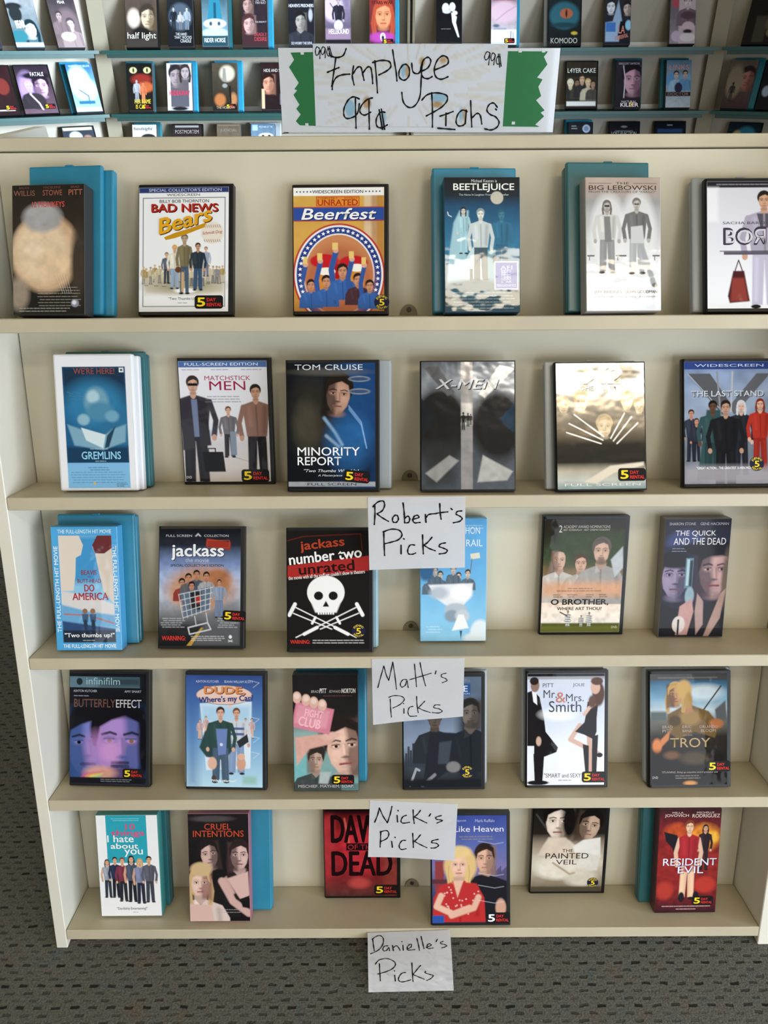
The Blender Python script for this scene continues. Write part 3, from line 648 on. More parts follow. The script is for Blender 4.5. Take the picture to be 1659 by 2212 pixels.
for k, z in ZS.items():
    bm = bmesh.new(); add_box(bm, -HW + .0006, HW - .0006, 0.0, DEP - .0005, z - TH, z, bev=.0011, seg=1)
    link('shelf', bm_mesh('shelf', bm), M['laminate'], rack)
bm = bmesh.new(); add_box(bm, -HW + .0025, HW - .0025, DEP, DEP + .008, 0.03, 1.2605)
link('back_panel', bm_mesh('back_panel', bm), M['panel'], rack)
bm = bmesh.new(); add_box(bm, -HW + .002, HW - .002, DEP - .003, DEP + .015, 1.2625, 1.2800, bev=.001, seg=1)
link('top_rail', bm_mesh('top_rail', bm), M['laminate'], rack)
bm = bmesh.new()
prism(bm, [w2l(*p) for p in ((.655, 1.12), (.667, 1.12), (.955, .03), (.943, .03))], WI - .002, lambda p, t: Vector((-HW + .001 + t, p[0], p[1])))
link('rear_panel', bm_mesh('rear_panel', bm), M['panel'], rack)
for k in (1, 2, 3, 5):
    bm = bmesh.new()
    pts = [(0.0125 * math.cos(a), 0.0155 * math.sin(a)) for a in [math.pi * i / 14 for i in range(15)]]
    x = {1: -.006, 2: -.004, 3: -.0015, 5: .0027}[k]
    prism(bm, pts, .003, lambda p, t: Vector((x + p[0], DEP - t, ZS[k] + .0003 + p[1])))
    o = link('shelf_support', bm_mesh('shelf_support', bm), M['filler'], rack)
    bm = bmesh.new(); bmesh.ops.create_cone(bm, cap_ends=True, segments=14, radius1=.0038, radius2=.0030, depth=.002, matrix=Matrix.Translation((x, DEP - .0038, ZS[k] + .008)) @ Matrix.Rotation(R90, 4, 'X'))
    s = link('screw', bm_mesh('screw', bm), M['screw'], o)
for x, z in ((-.4484, ZS[1] + .010), (-.4509, ZS[3] + .006)):
    bm = bmesh.new(); bmesh.ops.create_cone(bm, cap_ends=True, segments=12, radius1=.0045, radius2=.0035, depth=.0035, matrix=Matrix.Translation((x, DEP - .0016, z)) @ Matrix.Rotation(R90, 4, 'X'))
    link('screw', bm_mesh('screw', bm), M['screw'], rack)

# ------------------------------------------------------------------ handwriting
def smooth(pts, k=5):
    if len(pts) < 3: return pts
    P = [pts[0]] + list(pts) + [pts[-1]]; out = []
    for i in range(1, len(P) - 2):
        p0, p1, p2, p3 = P[i - 1], P[i], P[i + 1], P[i + 2]
        for j in range(k):
            t = j / k
            out.append(tuple(0.5 * (2 * p1[a] + (p2[a] - p0[a]) * t + (2 * p0[a] - 5 * p1[a] + 4 * p2[a] - p3[a]) * t * t + (3 * p1[a] - p0[a] - 3 * p2[a] + p3[a]) * t ** 3) for a in (0, 1)))
    return out + [P[-2]]


def ribbon(bm, pts, w, f):
    """flat pen stroke through pts (2D, metres), f(x, y, lift)->3D; round ends"""
    n = len(pts)
    if n < 2: return
    Lf, Rt = [], []
    for i in range(n):
        a = Vector(pts[max(i - 1, 0)]); b = Vector(pts[min(i + 1, n - 1)])
        d = (b - a); d = d.normalized() if d.length > 1e-9 else Vector((1, 0))
        nn = Vector((-d.y, d.x)) * w / 2 * (0.88 + 0.2 * math.sin(i * 1.3))
        p = Vector(pts[i]); Lf.append(bm.verts.new(f(*(p + nn)))); Rt.append(bm.verts.new(f(*(p - nn))))
    for i in range(n - 1): bm.faces.new((Lf[i], Rt[i], Rt[i + 1], Lf[i + 1]))
    for p in (pts[0], pts[-1]):
        vs = [bm.verts.new(f(p[0] + w / 2 * .92 * math.cos(a), p[1] + w / 2 * .92 * math.sin(a))) for a in [2 * math.pi * i / 10 for i in range(10)]]
        bm.faces.new(vs)


def handwriting(strokes, w, f, aspect):
    """strokes in unit square (0..1 across, 0..1 down)"""
    bm = bmesh.new()
    for s in strokes: ribbon(bm, smooth(s), w, lambda x, y: f(x, y))
    me = bpy.data.meshes.new('handwriting'); bm.to_mesh(me); bm.free()
    return me


def DAN(s, t):
    a = ((-.0758, -.001, .0311), (.0631, -.001, .0360), (.0642, -.0708, -.0164), (-.0734, -.0729, -.0170))
    p = [(a[0][i] * (1 - s) + a[1][i] * s) * (1 - t) + (a[3][i] * (1 - s) + a[2][i] * s) * t for i in range(3)]
    b = math.sin(math.pi * t) * .003
    return (p[0], p[1] - b * .55, p[2] + b * .83)


SIGN_LABEL = {
    'robert': 'white paper sign with heavy marker handwriting hanging from the second shelf edge',
    'matt': 'white paper sign with thin slanted handwriting and uneven lower edge, on third shelf',
    'nick': 'tilted white paper sign with handwriting hanging from the fourth shelf edge',
    'danielle': 'white paper sign hanging lowest, in front of the carpet below the bottom shelf'}
SIGN_CURL = {'robert': .004, 'matt': .006, 'nick': .003, 'danielle': .005}
for k, (cs, strokes, wd) in SIGNS.items():
    (x0, z0), (x1, z1), (x2, z2), (x3, z3) = cs
    cx = (x0 + x1) / 2; cz = (z0 + z1) / 2; curl = SIGN_CURL[k]

    def pos(s, t, lift=0.0):
        x = (x0 * (1 - s) + x1 * s) * (1 - t) + (x3 * (1 - s) + x2 * s) * t
        z = (z0 * (1 - s) + z1 * s) * (1 - t) + (z3 * (1 - s) + z2 * s) * t
        if k == 'danielle':
            # too long for the gap: the sheet slants forward and its lower edge rests on the carpet
            q = DAN(s, t)
            return Vector((q[0] - cx, q[1] - .0008, q[2] - cz)) + Vector((0, -.55, .83)) * lift
        return Vector((x - cx, -.0008 - curl * max(0, t - .15) ** 1.6 - .0012 * math.sin(s * 5 + t * 3) * t - lift, z - cz))
    bm = bmesh.new(); n = 12
    g = [[bm.verts.new(pos(i / n, j / n)) for i in range(n + 1)] for j in range(n + 1)]
    for j in range(n):
        for i in range(n): bm.faces.new((g[j][i], g[j + 1][i], g[j + 1][i + 1], g[j][i + 1]))
    r = bmesh.ops.solidify(bm, geom=bm.faces[:], thickness=-.0003)
    o = link('paper_sign', bm_mesh('paper_sign', bm), M['paper'], mw=U @ Matrix.Translation((cx, 0, cz)))
    tag(o, SIGN_LABEL[k], 'paper sign', 'handwritten paper signs on the shelf edges')
    for p in o.data.polygons: p.use_smooth = False
    asp = abs(z3 - z0) / abs(x1 - x0)
    # strokes in unit coordinates, the vertical scaled to keep the pen round
    me = handwriting([[(p[0], p[1] * asp) for p in s] for s in strokes], wd * 1.25, lambda x, y: pos(x, y / asp, .0005), asp)
    h = link('handwriting', me, M['ink'], o)

# ------------------------------------------------------------------ big sign in its acrylic holder, standing on the top rail
SW, SH = 0.3745, 0.1075
sg = link('sign_holder', None, mw=Matrix.Translation((0.0055, .4385, 1.2090)) @ Matrix.Rotation(-.05, 4, 'X') @ Matrix.Rotation(.006, 4, 'Y'))
tag(sg, 'wide clear acrylic sign holder with green zigzag strips and handwritten sheet, on the rack top', 'sign')
bm = bmesh.new(); add_box(bm, -SW / 2, SW / 2, -.0046, -.0030, .0, SH, bev=.0003, seg=1)
link('front_pane', bm_mesh('front_pane', bm), M['acrylic'], sg)
bm = bmesh.new(); add_box(bm, -SW / 2, SW / 2, .0024, .0040, .0, SH, bev=.0003, seg=1)
add_box(bm, -SW / 2, SW / 2, -.0046, .052, -.0012, .0, bev=.0003, seg=1)
link('acrylic_stand', bm_mesh('acrylic_stand', bm), M['acrylic'], sg)
SX = lambda s: (s - .5) * SW
SZ = lambda t: (1 - t) * SH
bm = bmesh.new(); add_box(bm, SX(.001), SX(.999), .0006, .0010, SZ(.99), SZ(.06))
link('backing_sheet', bm_mesh('backing_sheet', bm), M['paper'], sg)
for pts in GREEN:
    bm = bmesh.new(); prism(bm, pts, .0003, lambda p, t: Vector((SX(p[0]), .0004 - t, SZ(p[1]))))
    x = [p[0] for p in pts]
    o = link('zigzag_strip', bm_mesh('zigzag_strip', bm), mat('green_card', '0f7a3c', rough=0.6), sg); o['label'] = 'green card strip with zigzag edge'
    for s, t in (((.086, .115), (.092, .905)) if min(x) < .3 else ((.857, .09), (.851, .885), (.94, .09))):
        bm = bmesh.new(); add_box(bm, SX(s) - .0022, SX(s) + .0022, -.0003, .0, SZ(t) - .0018, SZ(t) + .0018)
        link('tape_square', bm_mesh('tape_square', bm), M['paper'], o)
a = Art(26.5, nx=150); a.bg('e9ecf2')
rr = random.Random(5)
for i in range(46):
    an = i / 46 * 2 * math.pi + rr.random() * .08; r0 = 9 + rr.random() * 14; r1 = r0 + 4 + rr.random() * 16
    c0 = (50 + math.cos(an) * r0 * 1.6, 13.5 + math.sin(an) * r0 * .6); c1 = (50 + math.cos(an) * r1 * 1.8, 13.5 + math.sin(an) * r1 * .62)
    a.line([c0, c1], 1.0, 'cfc6ac', soft=1.0, a=.55); a.line([(c0[0] + .5, c0[1]), (c1[0] + .4, c1[1])], .35, 'f6f4ee', a=.8)
for x, y, rx, ry, c in ((46.5, 8.3, 1.2, 2.3, '8ec3dc'), (48.6, 8.4, 1.1, 2.2, 'c79a52'), (56.2, 5.5, 1.6, 1.4, 'c79a52'), (67, 5.0, 1.9, 1.0, 'c79a52'), (18.5, 20.5, 2.6, 2.9, '8ec3dc'),
                        (27.5, 18.5, 2.2, 2.0, 'c79a52'), (36, 23.5, 1.6, 2.2, '9cc8da'), (65.5, 17, 4.2, 1.6, '8ec3dc'), (64.5, 19.2, 3.0, 1.0, 'b98a30'), (77.5, 22.4, 1.1, 2.3, '8ec3dc'), (79.3, 22.4, .9, 2.1, 'c79a52')):
    a.ell(x, y, rx, ry, c, soft=.5, a=.85)
me = a.mesh('handwritten_sheet', SX(.1245), SX(.8125), SZ(.927), SZ(.015), -.0004)
sheet = link('handwritten_sheet', me, M['matte'], sg)
asp = SH / SW
for i0, i1 in ((0, 5), (5, 10), (10, 25), (25, 32), (32, 99)):
    me = handwriting([[(p[0], p[1] * asp) for p in s] for s in EMP[i0:i1]], .0058 if i0 >= 10 else .0036, lambda x, y: Vector((SX(x), -.0009, SZ(y / asp))), asp)
    link('handwriting', me, M['ink'], sheet)

# ------------------------------------------------------------------ printed covers
HD, HV = 142.0, 179.0
SK, SK2 = 'd8aa88', 'b8846a'


def art_A():
    a = Art(HV); a.grad((0, '1d1a18'), (40, '2a231e'), (120, '3a322a'), (150, '171615'), (179, '1b1a1a'))
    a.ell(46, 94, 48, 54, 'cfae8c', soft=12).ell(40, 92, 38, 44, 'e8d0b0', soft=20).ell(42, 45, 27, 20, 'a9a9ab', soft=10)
    a.ell(30, 88, 12, 10, 'f3dcc0', soft=9).ell(58, 110, 22, 18, 'e8cda8', soft=12).ell(92, 110, 10, 50, '3c352c', soft=10)  # cream ovals put the wrap's glossy glare into the tan print
    a.ell(8, 150, 14, 22, 'b8a894', soft=12, a=.7).noise(.10, 9, 2)
    for i in range(5): a.line([(60 + i * 4, 122 + i), (70 + i * 3, 150)], .7, 'e9dcc8', a=.5)
    for w, x0, x1, c in (('WILLIS', 2, 32, '8d5b4c'), ('STOWE', 43, 70, 'a0604c'), ('PITT', 79, 98, 'b06a52')): a.t(w, x0, 7, x1, 14.5, c, bold=.01)
    a.t('12 MONKEYS', 28, 23, 73, 30.5, 'd0504a', bold=.02).t('BRUCE', 10, 2, 24, 5, '7a4a40').t('MADELEINE', 44, 2, 68, 5, '7a4a40').t('BRAD', 82, 2, 94, 5, '7a4a40')
    a.streaks(34, 96, 142, 7, 4.2, 'b9b2a6', a=.6, seed=2).streaks(8, 80, 171, 2, 4, 'c8c4bc', a=.7, seed=4)
    a.ell(87, 164, 5.5, 5.5, '8c92a8', soft=2).ell(86, 163, 3, 3, 'e6e8f0', soft=2)
    return a


def art_B():
    a = Art(HD); a.bg('eff1f3'); a.rect(0, 0, 100, 6.2, '2d3c70'); a.frame(4.5, 12, 96, 136, .8, '2a3040')
    a.rect(6, 100, 95, 122, 'd5d0c0', soft=10)
    a.ell(50, 112, 40, 9, 'a9a58a', soft=10).ell(52, 118, 12, 3, 'f6f6f6', soft=2)
    r = random.Random(4)
    for i in range(26):
        x = 6 + i * 3.5; x += (r.random() - .5) * 3; y = 84 + abs(x - 50) * .12 + r.random() * 8
        a.fig(x, y, 20, r.choice(['d2a07c', 'e0b48c']), r.choice(['4a3828', 'c8a450', '2c2824']), r.choice(['d8d0b8', 'b09a68', 'c8c0a0', '8a8a90']), r.choice(['8a8478', '6a6a70', 'b8b0a0']))
    a.fig(31, 74, 36, SK, '3a3030', '5c6070', '38404e').fig(40, 66, 50, SK, 'd8a828', 'e4e0d0', '8fa4bc', wide=1.1).fig(75, 68, 34, SK, '4c3c34', 'a8b4cc', '6a7088')
    a.fig(51, 54, 68, 'b8a088', '6a6460', '7c7454', '46586c', wide=.85).fig(66, 64, 54, 'c89878', '26262a', '2e3a44', '3a526e', wide=1.1)
    a.ell(44, 94, 3.5, 3.5, '6a4026').line([(49, 98), (49, 118)], 3, 'c8a880')
    a.ell(82, 52, 12.5, 12.5, 'e8e0d2', soft=2)
    for i in range(8):
        a.line([(73 + i * 2.4, 43.5 - abs(i - 3.5) * .1), (74 + i * 2.4, 46)], .6, '8a4a40').line([(73 + i * 2.4, 60), (74 + i * 2.4, 62.5)], .6, '8a4a40')
    a.shape([(28, 57), (40, 52), (60, 46), (76, 40), (73, 46), (52, 54), (40, 58), (30, 60)], 'c8921c')
    a.t("SPECIAL COLLECTOR'S EDITION", 11, 1.4, 92, 4.8, 'c8d0e8', bold=.01).t('WIDESCREEN', 31, 7.2, 68, 10, '30343c').t('BILLY BOB THORNTON', 23, 14, 78, 17.6, '30302e', bold=.01)
    a.t('BAD NEWS', 14, 18.8, 88, 28, 'b42a20', bold=.035, shadow='4a1410').t('Bears', 20, 29, 82, 46, 'e3a822', rot=-15, shear=.25, bold=.04, lift=4, shadow='5a3a10')
    a.t('Schmidt Dog', 71, 50, 93, 54.5, 'b03028', rot=-5, shear=.2).t('"Two Thumbs Up!"', 33, 125.5, 67, 129.5, '2c2c2c').streaks(43, 57, 132, 1, 1, '555555', w=.7)
    return a


def star(cx, cy, r):
    return [(cx + (r if i % 2 == 0 else r * .42) * math.sin(i * math.pi / 5), cy - (r if i % 2 == 0 else r * .42) * math.cos(i * math.pi / 5)) for i in range(10)]


def art_C():
    a = Art(HD); a.grad((0, 'd6a94e'), (60, 'd2a452'), (142, 'c48a44')); a.rect(78, 8, 92, 80, 'dcc8b0', soft=3, a=.7).rect(86, 8, 100, 142, 'a87038', soft=5, a=.6).noise(.05, 10)
    a.rect(0, 0, 100, 9.3, 'f2f2f0').rect(25, 10, 73, 21, 'dd8f34').frame(25.5, 10.5, 72.5, 21, .8, 'c04030')
    a.rect(0, 22, 100, 38.5, 'b0392c').rect(0, 23, 100, 37.5, '2e4f9c')
    a.ell(50, 100, 51, 59, 'b8322c').ell(50, 100, 49, 57, 'f0efee').ell(50, 100, 47, 55, '27408a').ell(50, 100, 39.5, 47.5, 'f0efee').ell(50, 100, 38, 46, 'c9875a')
    a.rect(-1, 120, 101, 143, '27408a', a=0)
    a.ell(50, 108, 38, 42, 'b56b48', soft=16).ell(34, 84, 16, 8, 'c02026', soft=2).ell(66, 86, 16, 8, 'c02026', soft=2).ell(50, 96, 12, 9, 'a8181e', soft=3)
    for x, y in ((36, 96), (70, 92)):
        a.poly([(x - 10, y), (x + 10, y), (x + 7, y + 26), (x - 7, y + 26)], 'd48a30', soft=1).ell(x, y, 10, 4.5, 'f6f2e8')
    for x, y, s_ in ((19, 112, 1), (36, 108, 1.1), (54, 96, 1.25), (71, 106, 1.1), (84, 113, 1)):
        a.line([(x - 8 * s_, y + 18), (x - 10 * s_, y - 2), (x - 6 * s_, y - 22)], 5 * s_, '35589c', soft=1)
        a.bust(x, y, 12 * s_, 'c89070', '2c201c', '3a64a8' if x != 71 else '4a3038')
        a.ell(x - 6 * s_, y - 24, 3, 3, 'd8a890').rect(x - 9 * s_, y - 33, x - 4 * s_, y - 25, 'e8c878')
    for i in range(31):
        an = math.radians(-112 + i * 7.4 - 0)
        x, y = 50 + 43.3 * math.sin(an), 100 - 51.3 * math.cos(an)
        if 2 < x < 98 and y < 138: a.shape(star(x, y, 2.6), 'f4f4f4')
    for k in range(5): a.shape(star(4 + k * 3.8, 4.8, 1.3), '222222'); a.shape(star(80 + k * 3.8, 4.8, 1.3), '222222')
    a.t('WIDESCREEN EDITION', 21, 3, 77, 6.6, '20242c', bold=.015).t('COMPLETELY', 27, 11.2, 49, 13.4, '9a3a20').t('TOTALLY', 56, 11.2, 71, 13.4, '9a3a20').t('UNRATED', 27, 13.8, 71, 20.4, 'b03a22', bold=.035)
    a.t('Beerfest', 9, 24, 91, 36.5, 'f4f4f2', shear=.22, bold=.03, shadow='1c2c60')
    return a


def art_D():
    a = Art(HV); a.grad((0, '0d1216'), (24, '10202c'), (40, '164a6e'), (90, '2a749a'), (135, '256a80'), (150, '183a48'), (179, '1c3c48'))
    a.noise(.08, 9, 5).ell(70, 27, 8.5, 8.5, 'c0bca8', soft=1.5).line([(4, 46), (5, 50), (9, 52)], 1.2, 'd8e4e8', soft=.6)
    a.rect(20, 112, 62, 142, 'a8c8d0', soft=1).poly([(24, 114), (38, 92), (52, 114)], 'c4dce0', soft=1).rect(56, 96, 76, 142, '6a9cac', soft=2).rect(33, 122, 37, 138, '1c4050').rect(43, 122, 47, 138, '1c4050').rect(64, 104, 69, 114, '1c4050')
    a.poly([(20, 44), (32, 44), (30, 90), (26, 146), (2, 150), (6, 100), (12, 60)], '9cc4d0', soft=4)
    a.fig(25, 40, 62, 'd0c8c0', '14202a', 'a4ccd6', '9cc4d0', long=True)
    a.fig(76, 44, 84, '3c7890', '2a6078', '2c6c8c', '24607c', wide=1.2)
    a.fig(48, 42, 96, 'd8dcd4', '8c9c98', 'c6d0d0', '3c5560', wide=1.15)
    a.ell(40, 148, 50, 12, '1c5468', soft=8)
    a.rect(66, 112, 98, 150, 'c8ccd8').rect(67.5, 113.5, 96.5, 148.5, '2c4aa4')
    a.t('AFI', 74, 118, 90, 123, 'c4d0ec').t('STAR', 75, 138, 89, 141, 'c4d0ec').t('PERFORMANCE', 69, 143, 95, 146, 'c4d0ec')
    for i in range(4):
        for j in range(3): a.frame(76 + j * 4, 124 + i * 3.2, 79.4 + j * 4, 126.4 + i * 3.2, .6, 'aebce0')
    a.t('Michael Keaton is', 36, 2.5, 70, 6.5, 'cfd6d6').t('BEETLEJUICE', 12, 8, 93, 19.5, 'f0f0ea', bold=.02).t('The Name In Laughter From The Hereafter', 19, 21.5, 86, 25, 'c4ccd0')
    a.streaks(8, 94, 154, 6, 4.2, 'a8c4cc', a=.6, seed=6)
    return a


def art_E():
    a = Art(HV); a.grad((0, 'b39f92'), (20, 'a89a92'), (34, '9c9c9c'), (80, 'c6c6c8'), (120, 'e6e6e6'), (179, 'dfe2e6')); a.noise(.07, 16, 8)
    a.ell(30, 72, 24, 50, 'e4e4e4', soft=10, a=.7).ell(70, 72, 24, 54, 'e2e2e2', soft=10, a=.7)
    for x0, x1 in ((2, 10), (40, 53), (90, 98)): a.line([(x0, 105), (x1, 105)], 2, '5c5c5c').line([(x0 + 2, 105), (x0 + 2, 111)], 1.2, '6c6c6c')
    a.fig(28, 31, 98, 'a8a29c', '6c6862', 'c8c8c4', '8c8c8c', long=True, wide=1.25).poly([(24, 52), (32, 52), (34, 86), (25, 86)], '7a7a7a', soft=1.5).rect(25, 37, 31.5, 39.2, '1c1c1c')
    a.fig(68, 28, 102, 'b0aaa4', '76726c', '6c6c6c', 'a8aaac', wide=1.2).poly([(60, 66), (76, 64), (78, 88), (60, 88)], 'c8c8c8', soft=2).rect(65, 34.6, 71.5, 36.4, '4a4a4a')
    a.line([(74, 92), (86, 128), (90, 142)], 7, 'a2a4a8', soft=3).ell(92, 145, 4, 3, '666666', soft=2)
    a.line([(4, 7.5), (34, 7.5)], .6, '54463e').line([(64, 7.5), (95, 7.5)], .6, '54463e')
    a.t('THE', 40, 6, 58, 9, '43372f').t('BIG LEBOWSKI', 4, 10.5, 94, 16.5, '3a2f29', bold=.01).t('FROM THE CREATORS OF "FARGO"', 4, 17.5, 94, 20.5, '54463e')
    a.t('JEFF BRIDGES', 10, 152, 47, 157, '3a3a3c', bold=.01).t('JOHN GOODMAN', 53, 152, 95, 157, '303032', bold=.02).t('JULIANNE MOORE', 10, 159.5, 37, 162.2, '4c4c4e').t('STEVE BUSCEMI', 41, 159.5, 66, 162.2, '4c4c4e').t('JOHN TURTURRO', 71, 159.5, 96, 162.2, '4c4c4e')
    return a


def art_F():
    a = Art(HD); a.grad((0, 'cfcfd8'), (60, 'dcdce4'), (142, 'eef0f4')); a.rect(0, 0, 100, 7, '26242a'); a.rect(0, 7, 12, 45, 'f0eef2', soft=8, a=.7)
    a.fig(62, 12, 130, 'c79c80', '2a2220', 'a9a2b4', 'bcb8cc', wide=1.25); a.poly([(54, 36), (70, 36), (66, 52), (58, 52)], '56525c', soft=1).line([(62, 37), (62, 60)], 2.4, '8c8894', soft=.8)
    a.poly([(28, 100), (40, 100), (46, 134), (24, 136), (22, 128)], '4a2024', soft=2).poly([(27, 108), (40, 108), (44, 134), (25, 134)], '8a3c34', soft=4).line([(30, 100), (34, 88), (38, 100)], 1.2, '54302c')
    a.line([(14, 78), (100, 78)], .9, '33303a').rect(18, 78.5, 100, 82, '5a5664')
    a.t('SACHA BARON COHEN', 17, 45, 97, 48, '4c4854').t('BOЯДT', 18, 51, 100, 75, '433b4c', bold=.03).t('BOЯДT', 20, 53.5, 98, 72.5, 'cfcbd6', bold=-.01, lift=2)
    a.streaks(10, 98, 3.5, 1, 1, '8c8a94', w=1.4)
    return a


def art_G():
    a = Art(165); a.bg('e6e8ee'); a.rect(9, 13, 92, 133, '1c5a86')
    a.grad  # picture area
    a.rect(9, 13, 92, 60, '14304a', soft=10).ell(50, 60, 40, 30, '2c78a4', soft=25).ell(80, 90, 25, 24, '2a6c94', soft=16).rect(9, 112, 92, 133, '123a58', soft=8)
    a.poly([(12, 84), (30, 90), (60, 98), (72, 90), (90, 84), (88, 106), (58, 116), (20, 110)], '7aa6bc', soft=4).poly([(30, 88), (62, 97), (58, 114), (36, 104)], 'cfe0e6', soft=2).poly([(64, 98), (76, 86), (66, 112), (60, 114)], '1c4056', soft=2)
    a.ell(52, 56, 16, 18, '6c9cb4', soft=8).ell(48, 50, 8, 8, 'a8cad6', soft=6).ell(56, 68, 18, 12, '4a86a6', soft=8).ell(34, 78, 8, 7, '8ab4c6', soft=4).ell(72, 74, 9, 7, '6ea2bc', soft=5)
    for i in range(6): a.line([(14 + i * 3, 44 + (i % 3) * 4), (22 + i * 3, 46 + (i % 3) * 4)], .8, '4a80a0', a=.7)
    a.rect(0, 0, 9, 165, 'e6e8ee').rect(92, 0, 100, 165, 'e6e8ee').rect(0, 0, 100, 13, 'e6e8ee').rect(9, 132, 92, 164, '7db6de').rect(84, 14.5, 90, 20, 'e8ecf0').rect(85.5, 16, 88.5, 18.5, '243c50')
    a.t("WE'RE HERE!", 24, 14.5, 78, 22, '8a4a44', bold=.02).t('GREMLINS', 29, 118, 81, 127.5, '8fcbea', bold=.03, shadow='0c2c44').streaks(40, 68, 114.5, 1, 1, 'a8c8d8').streaks(46, 64, 130, 1, 1, 'a8c8d8')
    a.streaks(36, 66, 138, 2, 3, '24507c', a=.7, seed=3).streaks(13, 88, 144, 5, 3.2, '2c5884', a=.6, seed=8, w=.8).streaks(72, 90, 159, 2, 2.4, '1c2c40', seed=9)
    a.ell(44, 158, 1.6, 2, 'd8b050', soft=.8)
    return a


def art_H():
    a = Art(HD); a.grad((0, 'dfe0e6'), (80, 'd8dae2'), (95, 'c8c6cc'), (142, 'cfc8c4')); a.rect(0, 0, 100, 7.2, '4b6ca2').ell(30, 84, 10, 4, 'b4bcd0', soft=3).poly([(56, 112), (76, 118), (62, 113)], '8a8684', soft=2)
    a.fig(54, 53, 60, 'd0a890', '6a4a3a', '6e6a70', '2c2a2e', wide=1.2).rect(55, 82, 62, 110, '7c8a9c', soft=2)
    a.fig(86, 28, 112, 'bb9078', '2c2420', '87665a', '201d20', wide=1.2)
    a.fig(15, 18, 128, 'c09a86', '3a302c', '3a3840', '24242a', wide=1.3); a.poly([(12, 44), (20, 44), (20, 88), (14, 88)], '6c7896', soft=2).rect(9.5, 25.6, 20.5, 28.4, '141416')
    a.poly([(0, 46), (12, 42), (14, 102), (0, 104)], '35333a', soft=2).poly([(19, 42), (29, 50), (33, 98), (20, 100)], '2e2c33', soft=2)
    a.poly([(22, 106), (46, 106), (48, 130), (24, 130)], '141416', soft=.6).line([(29, 106), (29, 102), (37, 102), (37, 106)], 1.4, '141416')
    a.t('FULL-SCREEN EDITION', 7, 2, 90, 5.4, 'dfe8f6').streaks(3, 26, 10, 1, 1, '7c88a8').streaks(36, 60, 10, 1, 1, '7c88a8').streaks(70, 97, 10, 1, 1, '7c88a8')
    a.t('MATCHSTICK', 29, 17, 81, 22.2, 'a23a58').t('MEN', 34, 23.2, 75, 33.5, '98284a').streaks(28, 72, 41, 3, 3, '70707c', seed=6).t('DVD', 2, 135, 8, 138, 'e8e8e8')
    return a


def art_I():
    a = Art(HD); a.grad((0, '101216'), (45, '15202c'), (75, '1d4676'), (100, '1b3f70'), horiz=True)
    a.rect(0, 90, 100, 142, '14161a', soft=30, a=.8).ell(28, 60, 24, 44, '2a2824', soft=24).ell(22, 70, 14, 26, '4a4538', soft=16, a=.7).ell(70, 90, 24, 30, '2c66a0', soft=25, a=.7)
    a.face(58, 36, 42, 'b08a78', '221a16', sh=-1, shade='1c1614', tilt=6)
    a.line([(42, 62), (54, 78), (62, 92)], 3, '8cb0d0', soft=4, a=.8).line([(44, 82), (58, 94)], 3, 'a8c4dc', soft=4, a=.6)
    for i in range(3): a.line([(70, 48 + i * 2), (84, 66 + i * 2), (90, 96)], 1.2, '7ca4d4', soft=1, a=.7)
    for y in (18, 32): a.ell(82, y, 12, 3.2, 'c8ccc8', soft=1.2, a=.5); a.ell(82, y, 11, 2.2, '1c3c66', soft=1.2, a=.9)
    a.ell(50, 10, 40, 4, '6c6a60', soft=5, a=.5).rect(0, 134.5, 100, 140, '9a9ea4')
    a.noise(.10, 8, 3)
    a.t('TOM CRUISE', 9, 1.8, 86, 8, 'd6d8da').t('MINORITY', 11, 95, 82, 104.5, 'f0f2f4', bold=.01).t('REPORT', 11, 106, 61, 115.5, 'f0f2f4', bold=.01).t('"Two Thumbs Way Up!', 18, 120, 81, 124.5, 'e4e6e8', shear=.3).t('A Masterpiece', 34, 126, 62, 129, 'd0d2d4', shear=.3)
    a.t('FULL SCREEN', 22, 135.8, 78, 138.8, '2c3036')
    return a


def art_J():
    a = Art(HD); a.grad((0, '525a68'), (34, 'a8b0be'), (71, '262b36'), (100, '525864'), (142, '5c6472'))
    a.ell(20, 70, 30, 44, '121318', soft=16).ell(82, 70, 28, 40, '15161b', soft=16).rect(0, 90, 38, 142, '30343a', soft=24, a=.8)
    a.poly([(0, 40), (16, 62), (0, 84)], '0e1824', soft=2).poly([(100, 46), (84, 64), (100, 80)], '10304a', soft=2).poly([(100, 8), (84, 4), (62, 36), (68, 40)], 'e4e4e6', soft=3).poly([(2, 6), (18, 4), (36, 34), (28, 38)], '5a5c62', soft=3)
    a.poly([(4, 124), (30, 104), (40, 110), (16, 134)], 'a4a6a8', soft=3).poly([(66, 104), (98, 122), (92, 132), (60, 134)], 'c4c6c8', soft=3)
    a.rect(42.5, 0, 55, 142, 'a4a2a6', soft=1.5).rect(43, 46, 54.5, 70, 'd8d6d6', soft=4).noise(.12, 7, 4)
    a.fig(45, 56, 20, '26262a', '141416', '1a1a1e', '1a1a1e').fig(50, 57, 15, '303034', '202024', '202024', '202024').fig(53, 58, 12, '404044', '303034', '303034', '303034')
    a.t('X-MEN', 15, 19.5, 83, 30, 'c2c8d4', shear=.25, bold=.03, shadow='2a2c34')
    return a


